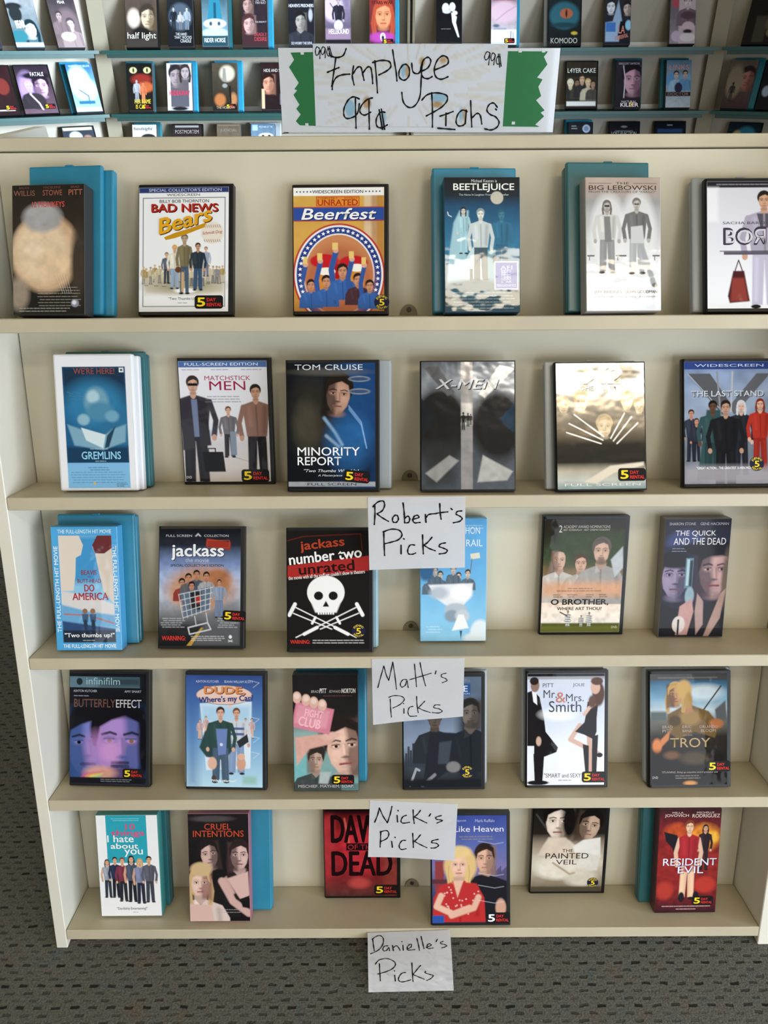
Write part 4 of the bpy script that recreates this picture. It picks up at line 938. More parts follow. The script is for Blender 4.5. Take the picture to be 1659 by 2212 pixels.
def art_K():
    a = Art(HD); a.grad((0, '9a9c9c'), (30, 'c4c4c2'), (44, '9c958a'), (80, '6e6354'), (92, '28241f'), (112, '1d1c1a'), (122, 'c4beae'), (132, 'cfd4d2'), (142, '8aa4aa'))
    a.poly([(4, 4), (22, 4), (38, 28), (28, 30)], 'b4ac9c', soft=3).poly([(92, 6), (74, 6), (62, 28), (72, 30)], 'c8c4b8', soft=3).ell(80, 10, 14, 8, '54504a', soft=8).ell(36, 8, 18, 4, '5a5a58', soft=6)
    for x, y, s_ in ((8, 48, 18), (28, 44, 22), (80, 44, 20), (94, 50, 16), (54, 72, 24)): a.face(x, y, s_, 'd8c8ae', 'c4b294', shade='b8a688', eyes='8a7860')
    a.noise(.07, 10, 6)
    for p in ([(20, 58), (53, 83)], [(14, 68), (52, 87)], [(11, 78), (50, 91)], [(77, 57), (61, 85)], [(85, 61), (64, 88)], [(92, 68), (68, 91)]): a.line(p, 1.5, 'fbfbfb', soft=.6)
    a.poly([(30, 134), (60, 116), (98, 112), (98, 116), (64, 124), (44, 136)], 'efe6d8', soft=3)
    a.t('X2', 30, 5, 74, 23, 'a8a49c', bold=.04, shear=.15, shadow='5c5a56').t('X-MEN UNITED', 24, 25.5, 78, 30.5, 'f8f8f8', bold=.03, shadow='8a8478').t('FULL SCREEN', 8, 135.5, 94, 138.5, 'e8f0f0')
    return a


def art_L():
    a = Art(HD); a.grad((0, '7d90b4'), (50, '8c9ab0'), (110, '6c7480'), (142, '8a8892')); a.noise(.22, 16, 9).rect(0, 0, 100, 9, '2a4180')
    a.poly([(4, 14), (30, 14), (56, 52), (44, 62)], '54565c', soft=1.5).poly([(100, 14), (84, 14), (52, 52), (58, 62)], '5c5e64', soft=1.5).line([(4, 14), (46, 60)], 1, 'a8aab0').line([(38, 12), (42, 60)], 2, '8a8c92', soft=1).line([(56, 12), (54, 58)], 2, 'b0b2b8', soft=1)
    a.fig(8, 56, 60, SK2, '2a2420', '2c3240', '1e222c').fig(14, 66, 50, SK2, '3a2a20', '2a2c36', '1c1e28').poly([(26, 56), (42, 56), (46, 136), (14, 138)], '2f4a4c', soft=3).fig(33, 46, 90, '5a4030', '141414', '2f4a4c', '22383a', wide=1.3)
    a.fig(66, 46, 86, 'c8a898', 'c8ccd2', '23262e', '1c1e26', long=True, wide=1.1).fig(88, 44, 84, 'cfa48c', '7a2a1c', 'a83024', '8a261e', long=True, wide=1.15)
    a.fig(48, 46, 104, 'b08a74', '241c1a', '18191d', '141519', wide=1.35); a.rect(0, 122, 100, 142, 'a09ca4', soft=14, a=.8)
    a.t('WIDESCREEN', 12, 3, 92, 6.2, 'c4d0e8').t('THE LAST STAND', 8, 34, 92, 40.5, 'ccd0d8', bold=.02, shadow='3c4450').t('"GREAT ACTION... THE GREATEST X-MEN MOVIE YET!"', 14, 122, 88, 125, 'f0f0f2', bold=.02)
    return a


def art_M():
    a = Art(HV); a.bg('4ba6de'); a.grad; a.rect(10.5, 12, 92, 168, '8ac4e6').rect(10.5, 12, 92, 80, '3f94cc', soft=18)
    a.poly([(10, 12), (42, 12), (48, 26), (44, 40), (36, 44), (34, 70), (30, 92), (10, 92)], 'ddd2c6', soft=1).poly([(92, 14), (70, 14), (62, 28), (66, 38), (70, 62), (76, 92), (92, 112)], 'd8ccc0', soft=1).poly([(92, 12), (70, 12), (62, 26), (66, 38), (80, 38), (92, 30)], '6a2c30', soft=1)
    a.poly([(10, 92), (34, 96), (70, 104), (92, 112), (92, 132), (10, 124)], 'd8d4d4', soft=4).poly([(10, 112), (50, 122), (92, 128), (92, 146), (10, 140)], '6aa8d4', soft=5).line([(14, 126), (50, 128), (90, 140)], 2, 'b86a60', soft=2)
    a.poly([(10, 136), (92, 148), (92, 168), (10, 168)], '2a4a78', soft=4)
    for x in (46, 58): a.ell(x, 122, 4, 4, '8c6a50').poly([(x - 5, 126), (x + 5, 126), (x + 4, 138), (x - 4, 138)], '3c5a7c', soft=1).ell(x, 142, 3, 8, '26384c', soft=1)
    a.rect(0, 0, 10.5, 179, '4ba6de').rect(92, 0, 100, 179, '4ba6de').rect(0, 0, 100, 12, '4ba6de').rect(0, 168, 100, 179, '4ba6de').rect(10.5, 150, 92, 168, '1c2a3c', soft=3)
    s = 'THE FULL-LENGTH HIT MOVIE'
    a.t(s, 10, 3.5, 92, 9, 'cfe6ee', bold=.03).t(s, 10, 170.5, 92, 176, 'e4f0f6', bold=.03)
    a.t(s, -57, 87, 68, 93, 'e8f2f8', rot=-90, bold=.03).t(s, 33, 87, 158, 93, 'e8f2f8', rot=90, bold=.03)
    a.t('BEAVIS', 43, 62, 67, 69, '8a3a4c', bold=.02).t('AND', 52, 70.5, 58, 73, '8a3a4c').t('BUTT-HEAD', 37, 75, 73, 80.5, '8a3a4c', bold=.02).t('DO', 47, 83, 62, 93, 'a83848', bold=.04).t('AMERICA', 28, 95, 83, 105.5, 'a83848', bold=.035)
    a.t('"Two thumbs up!"', 13, 154, 90, 162, 'f2f4f6', bold=.025).streaks(40, 62, 165, 1, 1, 'c8ccd0', w=.8)
    return a


def art_N():
    a = Art(HD); a.grad((0, '17181c'), (20, '262a36'), (42, '7488b4'), (62, 'a9bbdc'), (84, 'b4bccc'), (100, '84868c'), (120, '2c2c2e'), (142, '18181a'))
    a.ell(52, 72, 42, 26, 'b5886a', soft=18).ell(30, 78, 16, 14, 'c0987c', soft=12).ell(72, 62, 16, 14, 'a8704e', soft=10).noise(.14, 7, 11).poly([(40, 142), (66, 100), (100, 84), (100, 142)], '6c6e72', soft=10, a=.6).poly([(34, 142), (52, 120), (55, 120), (40, 142)], 'b8923c', soft=1)
    r = random.Random(2)
    for x, y, c in ((28, 66, '8c3a34'), (36, 60, '5c5c60'), (46, 56, '4c5464'), (58, 58, 'a0a0a4'), (40, 70, '3c3030')): a.bust(x, y, 10, SK2, '241c1a', c)
    a.fig(74, 62, 46, 'c09078', '2a2220', '8a98b0', '6c7c98', wide=1.3)
    a.poly([(26, 78), (64, 70), (62, 98), (32, 108)], '5c6c80', soft=2).rect(38, 76, 52, 98, '28282c', soft=2).ell(48, 86, 4, 5, 'a83428', soft=2)
    for i in range(7): a.line([(24 + i * 6.6, 80 - i * 1.6), (30 + i * 5.4, 110 - i * 2)], .8, 'c4c8cc')
    for i in range(5): a.line([(24 + i * 1.6, 80 + i * 7), (66 - i * .8, 71 + i * 6.6)], .8, 'd0d4d8')
    a.line([(36, 120), (60, 114), (64, 122), (38, 128), (36, 120)], 1.6, 'c8ccd0').line([(44, 106), (46, 118)], 1.2, 'c0c4c8').line([(58, 102), (60, 114)], 1.2, 'c0c4c8')
    a.poly([(58, 11.5), (88, 16), (87, 26), (57, 21)], '9a3428', soft=.6).frame(59, 14, 86, 23, .5, 'b85a48')
    a.t('FULL SCREEN', 8, 7, 40, 9.8, 'c8ccd4').t('COLLECTION', 55, 7, 85, 9.8, 'c8ccd4').t('jackass', 15, 19, 79, 38, 'eef0f2', bold=.03, shadow='3c4454').t('the movie', 32, 35.5, 61, 40.5, 'b4bcd0', bold=.01).t("SPECIAL COLLECTOR'S EDITION", 14, 43, 79, 46, '1c2230', bold=.01)
    for k in (3.4, 2.2): a.line([(47.5 - k, 9), (47.5, 9 - k), (47.5 + k, 9)], .8, 'c4c8d0')
    a.streaks(2, 32, 109, 5, 2.6, 'c4c8cc', seed=5, w=.8).streaks(72, 98, 109, 5, 2.6, 'c4c8cc', seed=7, w=.8)
    a.t('WARNING:', 4, 130, 33, 135.5, 'cf3a30', bold=.03).streaks(38, 82, 130.5, 3, 2.4, 'd8d8da', seed=9, w=.8).ell(88, 131, 2, 2.2, 'e4e4e4').line([(85.5, 135), (90.5, 137)], .7, 'e4e4e4').line([(85.5, 137), (90.5, 135)], .7, 'e4e4e4')
    return a


def art_O():
    a = Art(HD); a.bg('1d1b1b'); a.poly([(0, 42), (100, 30), (100, 48), (0, 57)], 'a52d2b', soft=1)
    a.line([(0, 12), (20, 7), (90, 4), (92, 24)], .9, '7a2a1e', a=.8)
    # generic white skull over crossed white bars
    a.ell(47, 74, 23, 20, 'f0f0f0').poly([(28, 84), (66, 84), (60, 98), (34, 98)], 'f0f0f0', soft=3).ell(38, 78, 5.6, 5.2, '1d1b1b').ell(56, 78, 5.6, 5.2, '1d1b1b').poly([(47, 84), (51, 91), (43, 91)], '1d1b1b', soft=1)
    for i in range(7): a.rect(37 + i * 3, 97, 39 + i * 3, 100.5, 'f0f0f0', soft=.6)
    for s_ in (-1, 1):
        q = lambda x: 47 + s_ * (x - 47)
        a.line([(q(84), 92), (q(10), 128)], 1.3, 'f0f0f0').line([(q(87), 99), (q(40), 118)], 1.3, 'f0f0f0').line([(q(85), 88), (q(92), 101)], 4.5, 'f0f0f0').line([(q(60), 104), (q(64), 111)], 3, 'f0f0f0').line([(q(36), 116), (q(20), 124)], 4, 'f0f0f0')
    a.t('jackass', 16, 10, 70, 24, 'b5452c', rot=-6, bold=.03).t('number two', 2, 24, 91, 36.5, 'f2f2f2', rot=-6, bold=.035, lift=2).t('unrated', 14, 38, 82, 50, '241616', rot=-5, bold=.03).t("the movie with all the stuff we couldn't show in theaters", 1, 50.5, 95, 55, 'eadcd8', rot=-5, bold=.02, lift=2)
    a.t('WARNING:', 3, 131, 27, 135.5, 'cf3a30', bold=.03).streaks(30, 94, 131.5, 2, 3, 'dcdcdc', seed=4, w=.9)
    return a


def art_P():
    a = Art(HV); a.grad((0, '5fa4d8'), (90, '6cb2e0'), (140, '86c4e8'), (179, '92cceb')); a.noise(.05, 18, 4).ell(92, 168, 16, 20, 'dfeaf0', soft=6).ell(80, 176, 14, 8, 'dfeaf0', soft=6)
    for x, y in ((14, 86), (30, 82), (44, 88), (58, 84), (72, 80), (22, 76), (50, 74)): a.bust(x, y, 11, 'cdbaa8', '4a4440', '5c6c7a')
    a.rect(76, 50, 90, 58, 'e2dcc8', rot=-8).line([(78, 58), (76, 76)], 1, '6a5a48').ell(8, 74, 12, 16, '3a6890', soft=6)
    a.poly([(12, 96), (80, 94), (78, 112), (66, 126), (58, 132), (44, 130), (24, 116)], 'e6e8ec', soft=4).ell(62, 108, 16, 12, 'f4f4f4', soft=8).ell(28, 108, 14, 9, 'b6c0cc', soft=8).ell(54, 132, 17, 9, 'b4bfca', soft=4).ell(48, 142, 11, 9, '8a9aaa', soft=5).ell(64, 142, 11, 9, 'c4ccd4', soft=5)
    a.poly([(58, 140), (66, 140), (74, 160), (48, 164)], 'eef0f0', soft=2).poly([(60, 164), (64, 164), (62, 176)], '3c5060', soft=1)
    a.t('MONTY PYTHON', 12, 12, 90, 22, 'e4ecf2', lift=1).t('HOLY GRAIL', 22, 30, 94, 40, 'dcecf6', bold=.01).streaks(66, 96, 10, 2, 4, 'b8d4ea').streaks(8, 34, 158, 3, 4, 'dceaf2', seed=8)
    return a


def art_Q():
    a = Art(HD); a.grad((0, '2a231e'), (20, '28281e'), (50, '3c4a30'), (74, '8a6a4c'), (88, 'd8a074'), (110, 'ecdccc'), (128, 'ece4da')); a.rect(20, 14, 100, 60, '31401f', soft=12, a=.7).noise(.12, 6, 12)
    a.bust(20, 51, 24, 'c6a492', '3a2e28', 'b8b4ae', bald=True, sh=-1).bust(47, 55, 22, 'c09a84', '4a382c', 'a8a29a').bust(72, 40, 30, 'c2a08c', '59504a', '989490', beard='4a3c34')
    a.poly([(84, 50), (98, 34), (100, 60), (90, 72)], 'b4b8bc', soft=3).rect(0, 78, 100, 96, 'd89a6c', soft=16, a=.75).rect(0, 130, 100, 142, '59602f', soft=3).noise(.06, 5, 3)
    for x, y, h in ((34, 114, 24), (51, 120, 18), (61, 116, 22)):
        a.fig(x, y, h, '9a7a64', '3a3030', 'd8d8d4', 'd4d4d0', wide=1.3)
        for i in range(6): a.line([(x - 3, y + h * (.22 + .12 * i)), (x + 3, y + h * (.24 + .12 * i))], .9, '33302e', a=.9)
    a.line([(24, 116), (33, 121)], 1.4, '3a3030').rect(0, 134, 100, 142, '6c7036', soft=4)
    a.t('2', 18, 7.5, 22, 16, 'd0ccc4').t('ACADEMY AWARD NOMINATIONS', 23.5, 7.5, 81, 11, 'b4b0a8').t('BEST SCREENPLAY - BEST CINEMATOGRAPHY', 23.5, 12, 81, 14.2, 'b4b0a8').streaks(32, 66, 86, 1, 1, '54402f', w=.9).streaks(18, 78, 89, 1, 1, '54402f', w=.9)
    for x in (14, 32, 52, 72): a.streaks(x, x + 13, 94, 2, 2.6, '6a584a', seed=x, w=1.2)
    a.t('O BROTHER,', 12, 99.5, 84, 107.5, '26201c', bold=.05).t('WHERE ART THOU?', 20, 109.5, 76, 113.5, '2c2520', bold=.03).t('DVD', 90, 134, 97, 137, 'e4e0d4')
    return a


def art_R():
    a = Art(HV); a.grad((0, '1c1a26'), (40, '22283e'), (110, '1c1d30'), (179, '17161e'))
    a.ell(32, 36, 28, 20, '3a4478', soft=10, a=.8).ell(60, 46, 60, 8, '1a1a28', soft=6)
    a.face(20, 86, 66, '8c7f9a', '181826', sh=1, shade='2c2c48').ell(18, 62, 30, 12, '14141e', soft=6)
    a.face(80, 78, 74, 'b79494', '1c1820', sh=-1, shade='3a2c3a', lips='8a4450').ell(74, 44, 44, 12, '15151f', soft=6).ell(98, 90, 6, 40, '6a5a50', soft=6)
    a.poly([(0, 128), (40, 142), (96, 120), (100, 179), (0, 179)], '14131a', soft=6).poly([(92, 112), (100, 104), (94, 150), (78, 178), (70, 178)], 'a88a80', soft=3)
    a.rect(35, 58, 47, 104, '5c7a8c', soft=1.5).rect(37, 60, 41, 100, 'a8c4cc', soft=2).rect(42, 62, 46, 102, '24323c', soft=2).ell(44, 116, 7, 14, '8aa4b0', soft=3)
    a.poly([(30, 132), (48, 120), (52, 140), (44, 176), (26, 176)], 'b98f8a', soft=3).poly([(56, 112), (66, 124), (68, 160), (58, 176), (54, 140)], 'a98c88', soft=3).ell(30, 160, 10, 13, 'cfc4c0', soft=2).rect(28, 152, 31, 176, '2a2428', soft=1)
    a.noise(.06, 7, 5)
    a.t('SHARON STONE', 6, 5, 46, 9, 'b4b0bc').t('GENE HACKMAN', 53, 5, 96, 9, 'b4b0bc').t('THE QUICK', 16, 17, 78, 26, 'e2e0e4').t('AND THE DEAD', 14, 28, 94, 38, 'e2e0e4').streaks(12, 34, 44, 2, 4, '9a9cb0')
    return a


def art_S():
    a = Art(HD); a.bg('15171d'); a.rect(0, 4, 92, 18, '5c7684', soft=1).rect(40, 4, 94, 17, '1f2a30', soft=14, a=.8)
    a.rect(0, 44, 100, 140, '3a5e90', soft=20, a=.8)
    a.face(24, 92, 84, '6f74b4', '15171d', sh=-1, shade='2c4a80', lips='3a3058', eyes='0c0c14').face(66, 90, 98, 'a080c2', '121118', sh=1, shade='34548e', beard='241d38', lips='3a2c50', eyes='8a6440')
    a.ell(34, 98, 14, 22, 'b884c4', soft=16, a=.6).ell(54, 100, 12, 14, 'cc94cc', soft=12, a=.7).rect(0, 40, 100, 56, '121118', soft=12, a=.85)
    a.ell(97, 90, 7, 56, '101016', soft=8)
    a.ell(40, 128, 20, 9, 'dca088', soft=8, a=.8)
    for i, c in enumerate(('c85a8c', 'e0a050', 'e0d860', '60c878', '4ab0b8')): a.poly([(20 + i * 4, 128 + i * 1.6), (46 - i, 126 + i * 1.2), (40 - i, 130 + i * 1.4), (12 + i * 4, 136 + i)], c, soft=4, a=.7)
    a.rect(0, 134, 100, 142, '17181e', soft=2)
    a.t('infinifilm', 22, 5, 66, 14, '9ac0c8', lift=1).ell(13, 10.5, 4, 4.5, '1e2a32').t('ASHTON KUTCHER', 5, 21, 36, 24, 'b8bcc8').t('AMY SMART', 72, 21, 94, 24, 'b8bcc8').streaks(5, 28, 29, 1, 1, 'a0a4b4')
    a.t('BUTTERFLY', 6, 33, 60, 43.5, '6e4d40', bold=.01).t('EFFECT', 61, 33, 94, 43.5, 'c4c2c4', bold=.01).streaks(40, 84, 136.5, 2, 2.4, '8c8e98', w=.8)
    return a


def art_T():
    a = Art(HD); a.grad((0, '2b4788'), (30, '3f66a6'), (80, '6ea2d0'), (142, 'b4d8ea')).rect(0, 0, 16, 142, '35589c', soft=20, a=.5)
    a.poly([(18, 36), (86, 33), (84, 118), (26, 121)], 'd7e6f2', soft=.8).frame(0, 0, .1, .1, .1, 'd7e6f2').rect(20, 38, 84, 60, '9cc8e6', soft=12, a=.8)
    for x, y in ((18, 56), (26, 52), (78, 54), (86, 54)): a.fig(x, y, 26, SK, '241e1e', 'c8a8a4', SK)
    a.fig(66, 42, 84, 'd0a088', '6a4a34', 'c8d0dc', '7c94b8', wide=1.45); a.rect(58, 66, 76, 69, '4a5a8c').rect(58, 73, 76, 76, '4a5a8c').poly([(66, 84), (80, 74), (82, 84), (70, 92)], '23262c', soft=1)
    a.poly([(24, 72), (38, 62), (58, 66), (60, 96), (50, 108), (26, 104), (17, 92)], '22403f', soft=3)
    a.fig(45, 41, 96, 'd4a894', '3a241c', '26443f', '42566c', wide=1.35); a.poly([(39, 68), (54, 68), (52, 100), (42, 102)], '6a80b8', soft=2).ell(46, 88, 2, 2, 'd8dce4', soft=1)
    a.ell(34, 112, 6, 8, 'dcb09a', soft=2).ell(36, 131, 3, 4, '4a3a34', soft=1).ell(72, 112, 6, 9, 'cc9c84', soft=2).ell(72, 103, 5, 4, 'd8ac94', soft=1)
    a.poly([(55, 36), (66, 34), (56, 43)], 'e4c4b8', soft=.6).ell(50, 25, 37, 12.5, '5a5470').ell(50, 25, 36.2, 11.8, 'e5c6ba', soft=.8)
    a.t('DUDE,', 24, 14.5, 77, 24.5, 'e08a4c', bold=.05, shadow='5a3424').t("Where's my Car?", 17, 26, 88, 35.5, '24357c', rot=-3, bold=.03, lift=4).t('ASHTON KUTCHER', 13, 6.5, 43, 9.5, 'c4d0e8').t('SEANN WILLIAM SCOTT', 50, 6.5, 88, 9.5, 'c4d0e8')
    a.t('"Wildly Hilarious!"', 33, 132.5, 66, 136.5, 'f2f4f6', bold=.02).rect(74, 128, 92, 138, '7eb08c', soft=8, a=.6)
    for y in (6, 52, 76, 96): a.line([(82, y), (96, y + 3), (88, y + 9)], .7, 'dfe6ee', soft=.6, a=.55)
    return a


def art_U():
    a = Art(HV); a.grad((0, '171517'), (60, '1b1719'), (90, '8aa6a4'), (179, '6c9a9a')); a.rect(40, 20, 100, 90, '1b1719', soft=14).ell(10, 150, 30, 40, '74b0b4', soft=16)
    a.face(78, 112, 84, 'dcb6a4', '1f1716', sh=1, shade='5a3a34', lips='a45450', tilt=-6)
    a.ell(36, 118, 14, 12, '2c2624', soft=5); a.bust(34, 132, 34, 'b89a8a', '2e2522', '3c4444', sh=-1, wide=1.1).poly([(40, 150), (58, 150), (52, 170), (38, 168)], 'a8b4b4', soft=4)
    a.poly([(2, 96), (34, 92), (70, 90), (58, 106), (24, 114), (4, 140)], 'd3a396', soft=4).ell(56, 94, 14, 6, 'dcb0a2', soft=4, rot=-10)
    a.rect(0, 46, 60, 86, 'd07f92', soft=3, rot=12).rect(4, 50, 54, 78, 'dc96a6', soft=6, rot=12)
    for x, y in ((6, 34), (20, 38), (32, 42), (45, 46)): a.ell(x, y, 7, 9, 'dab0a0', soft=2).ell(x, y - 2, 4.5, 4.5, 'ead0c4', soft=3)
    a.noise(.05, 7, 3)
    a.t('FIGHT', 18, 54, 46, 65, 'f0b8c4', rot=10, bold=.04).t('CLUB', 8, 66, 42, 80, 'f0b8c4', rot=12, bold=.05)
    a.t('BRAD', 28, 23, 40, 27, 'b4b0ac', shear=.2).t('PITT', 41, 20.5, 52, 27.5, 'eceae8', shear=.2, bold=.02).t('EDWARD', 56, 23, 74, 27, 'b4b0ac', shear=.2).t('NORTON', 75, 20.5, 97, 27.5, 'eceae8', shear=.2, bold=.02).streaks(46, 94, 32, 1, 1, '7a4a44')
    a.rect(0, 168, 100, 179, '3a4444', soft=4, a=.6).t('MISCHIEF. MAYHEM. SOAP.', 6, 170, 93, 174.5, 'c8bcb8')
    return a


def art_V():
    a = Art(HD); a.grad((0, '5c6a7c'), (40, '65748a'), (90, '8694aa'), (110, '40464f'), (142, '1c1f24')).noise(.16, 18, 7)
    a.rect(70, 30, 100, 142, '22262b', soft=20, a=.9)
    for i in range(12): a.rect(2 + i * 3, 98 - (i * 37 % 14), 4.5 + i * 3, 116, '343a44', soft=.8)
    a.bust(86, 48, 34, '6f665f', '2a2826', '23282e', beard='3a3430', sh=1).bust(40, 54, 26, '5c5048', '1c1a1a', '2a2f36', wide=1.0)
    a.poly([(34, 70), (66, 72), (74, 108), (58, 120), (30, 142), (24, 142)], '24282f', soft=3).poly([(46, 84), (62, 82), (58, 112), (44, 112)], '3f4650', soft=3).ell(64, 116, 9, 7, '7d7c7e', soft=3).line([(8, 140), (16, 118), (20, 120)], 3, '9aa0a8', soft=1).line([(24, 140), (40, 126)], 4, '80848c', soft=2)
    a.rect(74, 9, 86, 24, '2f558c').t('E', 77.5, 11.5, 82.5, 19, 'dce4f0', bold=.01).t('ION', 78, 20.5, 85, 22.8, 'c8d4e8').t('RELL', 76, 3, 86, 6.2, '8a96ac').rect(0, 132, 100, 142, '1c1f24', soft=6)
    return a


def art_W():
    a = Art(HD); a.grad((0, 'ccd2e0'), (50, 'cdd6ea'), (100, 'e8ecf2'), (142, 'e4e6ec')); a.rect(0, 0, 100, 4, '1c1a1c', soft=1).rect(0, 4, 100, 7.5, 'a0a2a8', soft=1)
    a.poly([(0, 24), (8, 21), (16, 30), (22, 58), (24, 74), (40, 94), (38, 100), (22, 106), (20, 138), (10, 140), (8, 100), (0, 96)], '1b191b', soft=1)
    a.rect(0, 92, 9, 102, 'e4e8ee', soft=1).poly([(6, 22), (12, 24), (13, 40), (8, 36)], 'e6e8ee', soft=1).ell(10, 15, 5.6, 8.5, '8f7264', soft=1.5).ell(9, 9.5, 5.8, 5, '2a2220', soft=1.5).ell(15, 86, 3.4, 6, 'c8a898', soft=1.5).ell(14, 139, 14, 3, '1b191b', soft=1)
    a.line([(68, 66), (56, 84), (72, 92), (92, 102)], 6, 'd2aea0', soft=2).line([(80, 74), (82, 120), (80, 136)], 6, 'cca698', soft=2)
    a.poly([(78, 36), (92, 36), (90, 56), (90, 74), (86, 84), (74, 78), (62, 74), (74, 62), (76, 52)], '1a1719', soft=1.2).poly([(84, 80), (92, 78), (90, 130), (84, 130)], '1a1719', soft=1).poly([(72, 90), (80, 92), (80, 132), (76, 132)], '1a1719', soft=1)
    a.line([(90, 36), (80, 44), (74, 52)], 4.5, 'd6b4a4', soft=1.5).ell(92, 26, 8, 16, '54382c', soft=3).ell(88, 18, 6.2, 8.4, 'd2aa98', soft=1.5).ell(90, 10, 8, 5, '54382c', soft=2).ell(84, 36, 5, 8, '5c4032', soft=3).ell(94, 104, 4, 3, '1a1719', soft=1)
    a.ell(40, 52, 22, 8, 'f6f8fa', soft=8, a=.7)
    a.t('PITT', 20, 12.5, 34, 17.5, '5c5c66').t('JOLIE', 59, 12.5, 74, 17.5, '5c5c66').t('Mr.', 21, 21, 38, 31, '4c4c58').t('&', 37, 24, 50, 37, 'c07a6c', lift=2).t('Mrs.', 50, 26, 73, 35.5, '4c4c58').t('Smith', 28, 35, 70, 49, '464652')
    a.t('"SMART and SEXY', 22, 127, 70, 132.5, '6a6a72').streaks(40, 60, 136, 1, 1, '3c3c40', w=.8)
    return a


def art_X():
    a = Art(HD); a.grad((0, '474745'), (7, '424240'), (9, '2f5878'), (30, '6e9cb8'), (46, 'b4c4cc'), (60, '66665c'), (80, '2c2620'), (142, '1e1a18')).noise(.14, 14, 5)
    a.rect(0, 0, 100, 8, '464644').ell(70, 24, 24, 10, 'd8e0e2', soft=10, a=.7).poly([(84, 46), (98, 34), (100, 60), (86, 60)], '54585a', soft=4).rect(0, 48, 22, 60, '54605e', soft=6)
    a.line([(62, 56), (92, 16)], 1.8, '32302e', soft=.6)
    a.poly([(22, 52), (48, 38), (76, 48), (90, 66), (84, 82), (58, 74), (36, 84), (24, 74)], '6c5430', soft=3).ell(52, 56, 14, 10, '94784a', soft=8).ell(32, 60, 8, 7, '4c3c26', soft=4)
    a.poly([(14, 84), (26, 72), (24, 84), (12, 96)], 'c27a4c', soft=3).ell(9, 92, 6, 9, 'cd7c46', soft=4).ell(86, 64, 9, 6, 'a8683f', soft=4)
    a.poly([(40, 34), (52, 32), (56, 48), (44, 52)], 'a87a58', soft=3).face(33, 27, 28, 'b08660', 'b89456', sh=-1, shade='54382a', long=True).ell(44, 20, 10, 12, 'c09c5c', soft=5).ell(50, 34, 5, 10, 'a8864c', soft=4)
    a.rect(0, 100, 100, 142, '1c1917', soft=16, a=.9).ell(58, 108, 18, 8, '4a4030', soft=8).ell(28, 104, 10, 5, '6a4a34', soft=5).ell(52, 140, 8, 3, 'c88a50', soft=3)
    for i, (x0, x1, p, q) in enumerate(((16, 29, 'BRAD', 'PITT'), (42, 54, 'ERIC', 'BANA'), (64, 88, 'ORLANDO', 'BLOOM'))):
        a.t(p, x0, 66, x1, 69.6, 'a89c94').t(q, x0 + (2 if i == 2 else 0), 71, x1 - (3 if i == 2 else 0), 74.6, 'a89c94')
    a.t('TROY', 26, 82, 78, 94, 'b0986a', bold=-.012).streaks(42, 58, 78.5, 1, 1, '8a8078').t('"STUNNING. Sizing up exquisite sword grandeur and', 15, 124.5, 88, 127.5, 'a8a29c', shear=.2).streaks(32, 66, 130.5, 2, 3, '948e88', w=.9).t('DVD', 3, 131, 10, 134, 'c8c4be').streaks(10, 90, 5, 1, 1, '6c6c6a', w=1.6)
    return a


def art_Y():
    a = Art(HV); a.bg('ebecee'); a.rect(15.5, 0, 82, 82, '2ba0b4').rect(15.5, 70, 82, 84, '2ba0b4', soft=2)
    for x, y, h, hair, top, leg, ln in ((14, 78, 68, '4a2e24', '9aa0ac', '2c3440', True), (27, 74, 72, '2a2220', '26304a', '1c1e28', False), (39, 75, 78, '7a4a30', '7a3448', '23252e', False), (54, 72, 82, '241c1c', '4c5668', '1e2028', True), (68, 77, 80, 'c8a468', '8088a8', '23283a', True), (83, 73, 82, '2e2420', '5a5c68', '3a3c48', False)):
        a.fig(x, y, h, SK, hair, top, leg, long=ln, arm='cda086' if ln else None)
    a.streaks(24, 74, 6, 2, 3.2, '7cc8d4', seed=3, w=1.4)
    a.t('10', 48, 15, 63, 25, 'd4507c', bold=.04).t('things', 24, 26, 78, 38.5, 'd4507c', bold=.035).t('I hate', 17, 35, 60, 47, 'eef2ee', bold=.02).t('about', 22, 49, 67, 58.5, 'eef2ee', bold=.03).t('you', 44, 60, 74, 73, 'eef2ee', bold=.02)
    a.t('"Devilishly Entertaining!"', 26, 163, 77, 169, '2c2c30').streaks(52, 64, 172.5, 1, 1, '444444', w=.8)
    return a


def art_Z():
    a = Art(HV); a.bg('121013'); a.ell(40, 8, 34, 5, '5c5458', soft=4, a=.6)
    a.face(34, 68, 44, 'c9a79e', '1c1517', sh=1, shade='3a2a2c', tilt=-8)
    a.bust(84, 70, 46, 'cfaea8', '2a1c1c', '1a1618', long=True, sh=-1, lips='8a4a50', shade='4a3236').poly([(62, 108), (98, 96), (100, 140), (84, 142)], 'd4b0aa', soft=4).poly([(62, 104), (76, 132), (66, 140), (50, 112)], 'c9a29c', soft=5).line([(54, 112), (72, 146), (98, 166)], 12, 'cda8a0', soft=4).poly([(84, 142), (100, 136), (100, 158), (88, 156)], '151114', soft=3)
    a.bust(18, 116, 46, 'dcbcb0', 'c8a878', 'd8c4bc', long=True, sh=1, shade='8a5c58', lips='a84c58').ell(20, 92, 18, 12, 'cbae84', soft=5).poly([(0, 150), (36, 152), (40, 179), (0, 179)], 'd6b2a8', soft=4)
    a.t('CRUEL', 27, 16, 71, 26, 'c2482f', bold=.01).t('INTENTIONS', 8, 27.5, 92, 38, 'c2482f', bold=.01).streaks(44, 90, 160, 2, 4.5, 'b0a4a4')
    return a


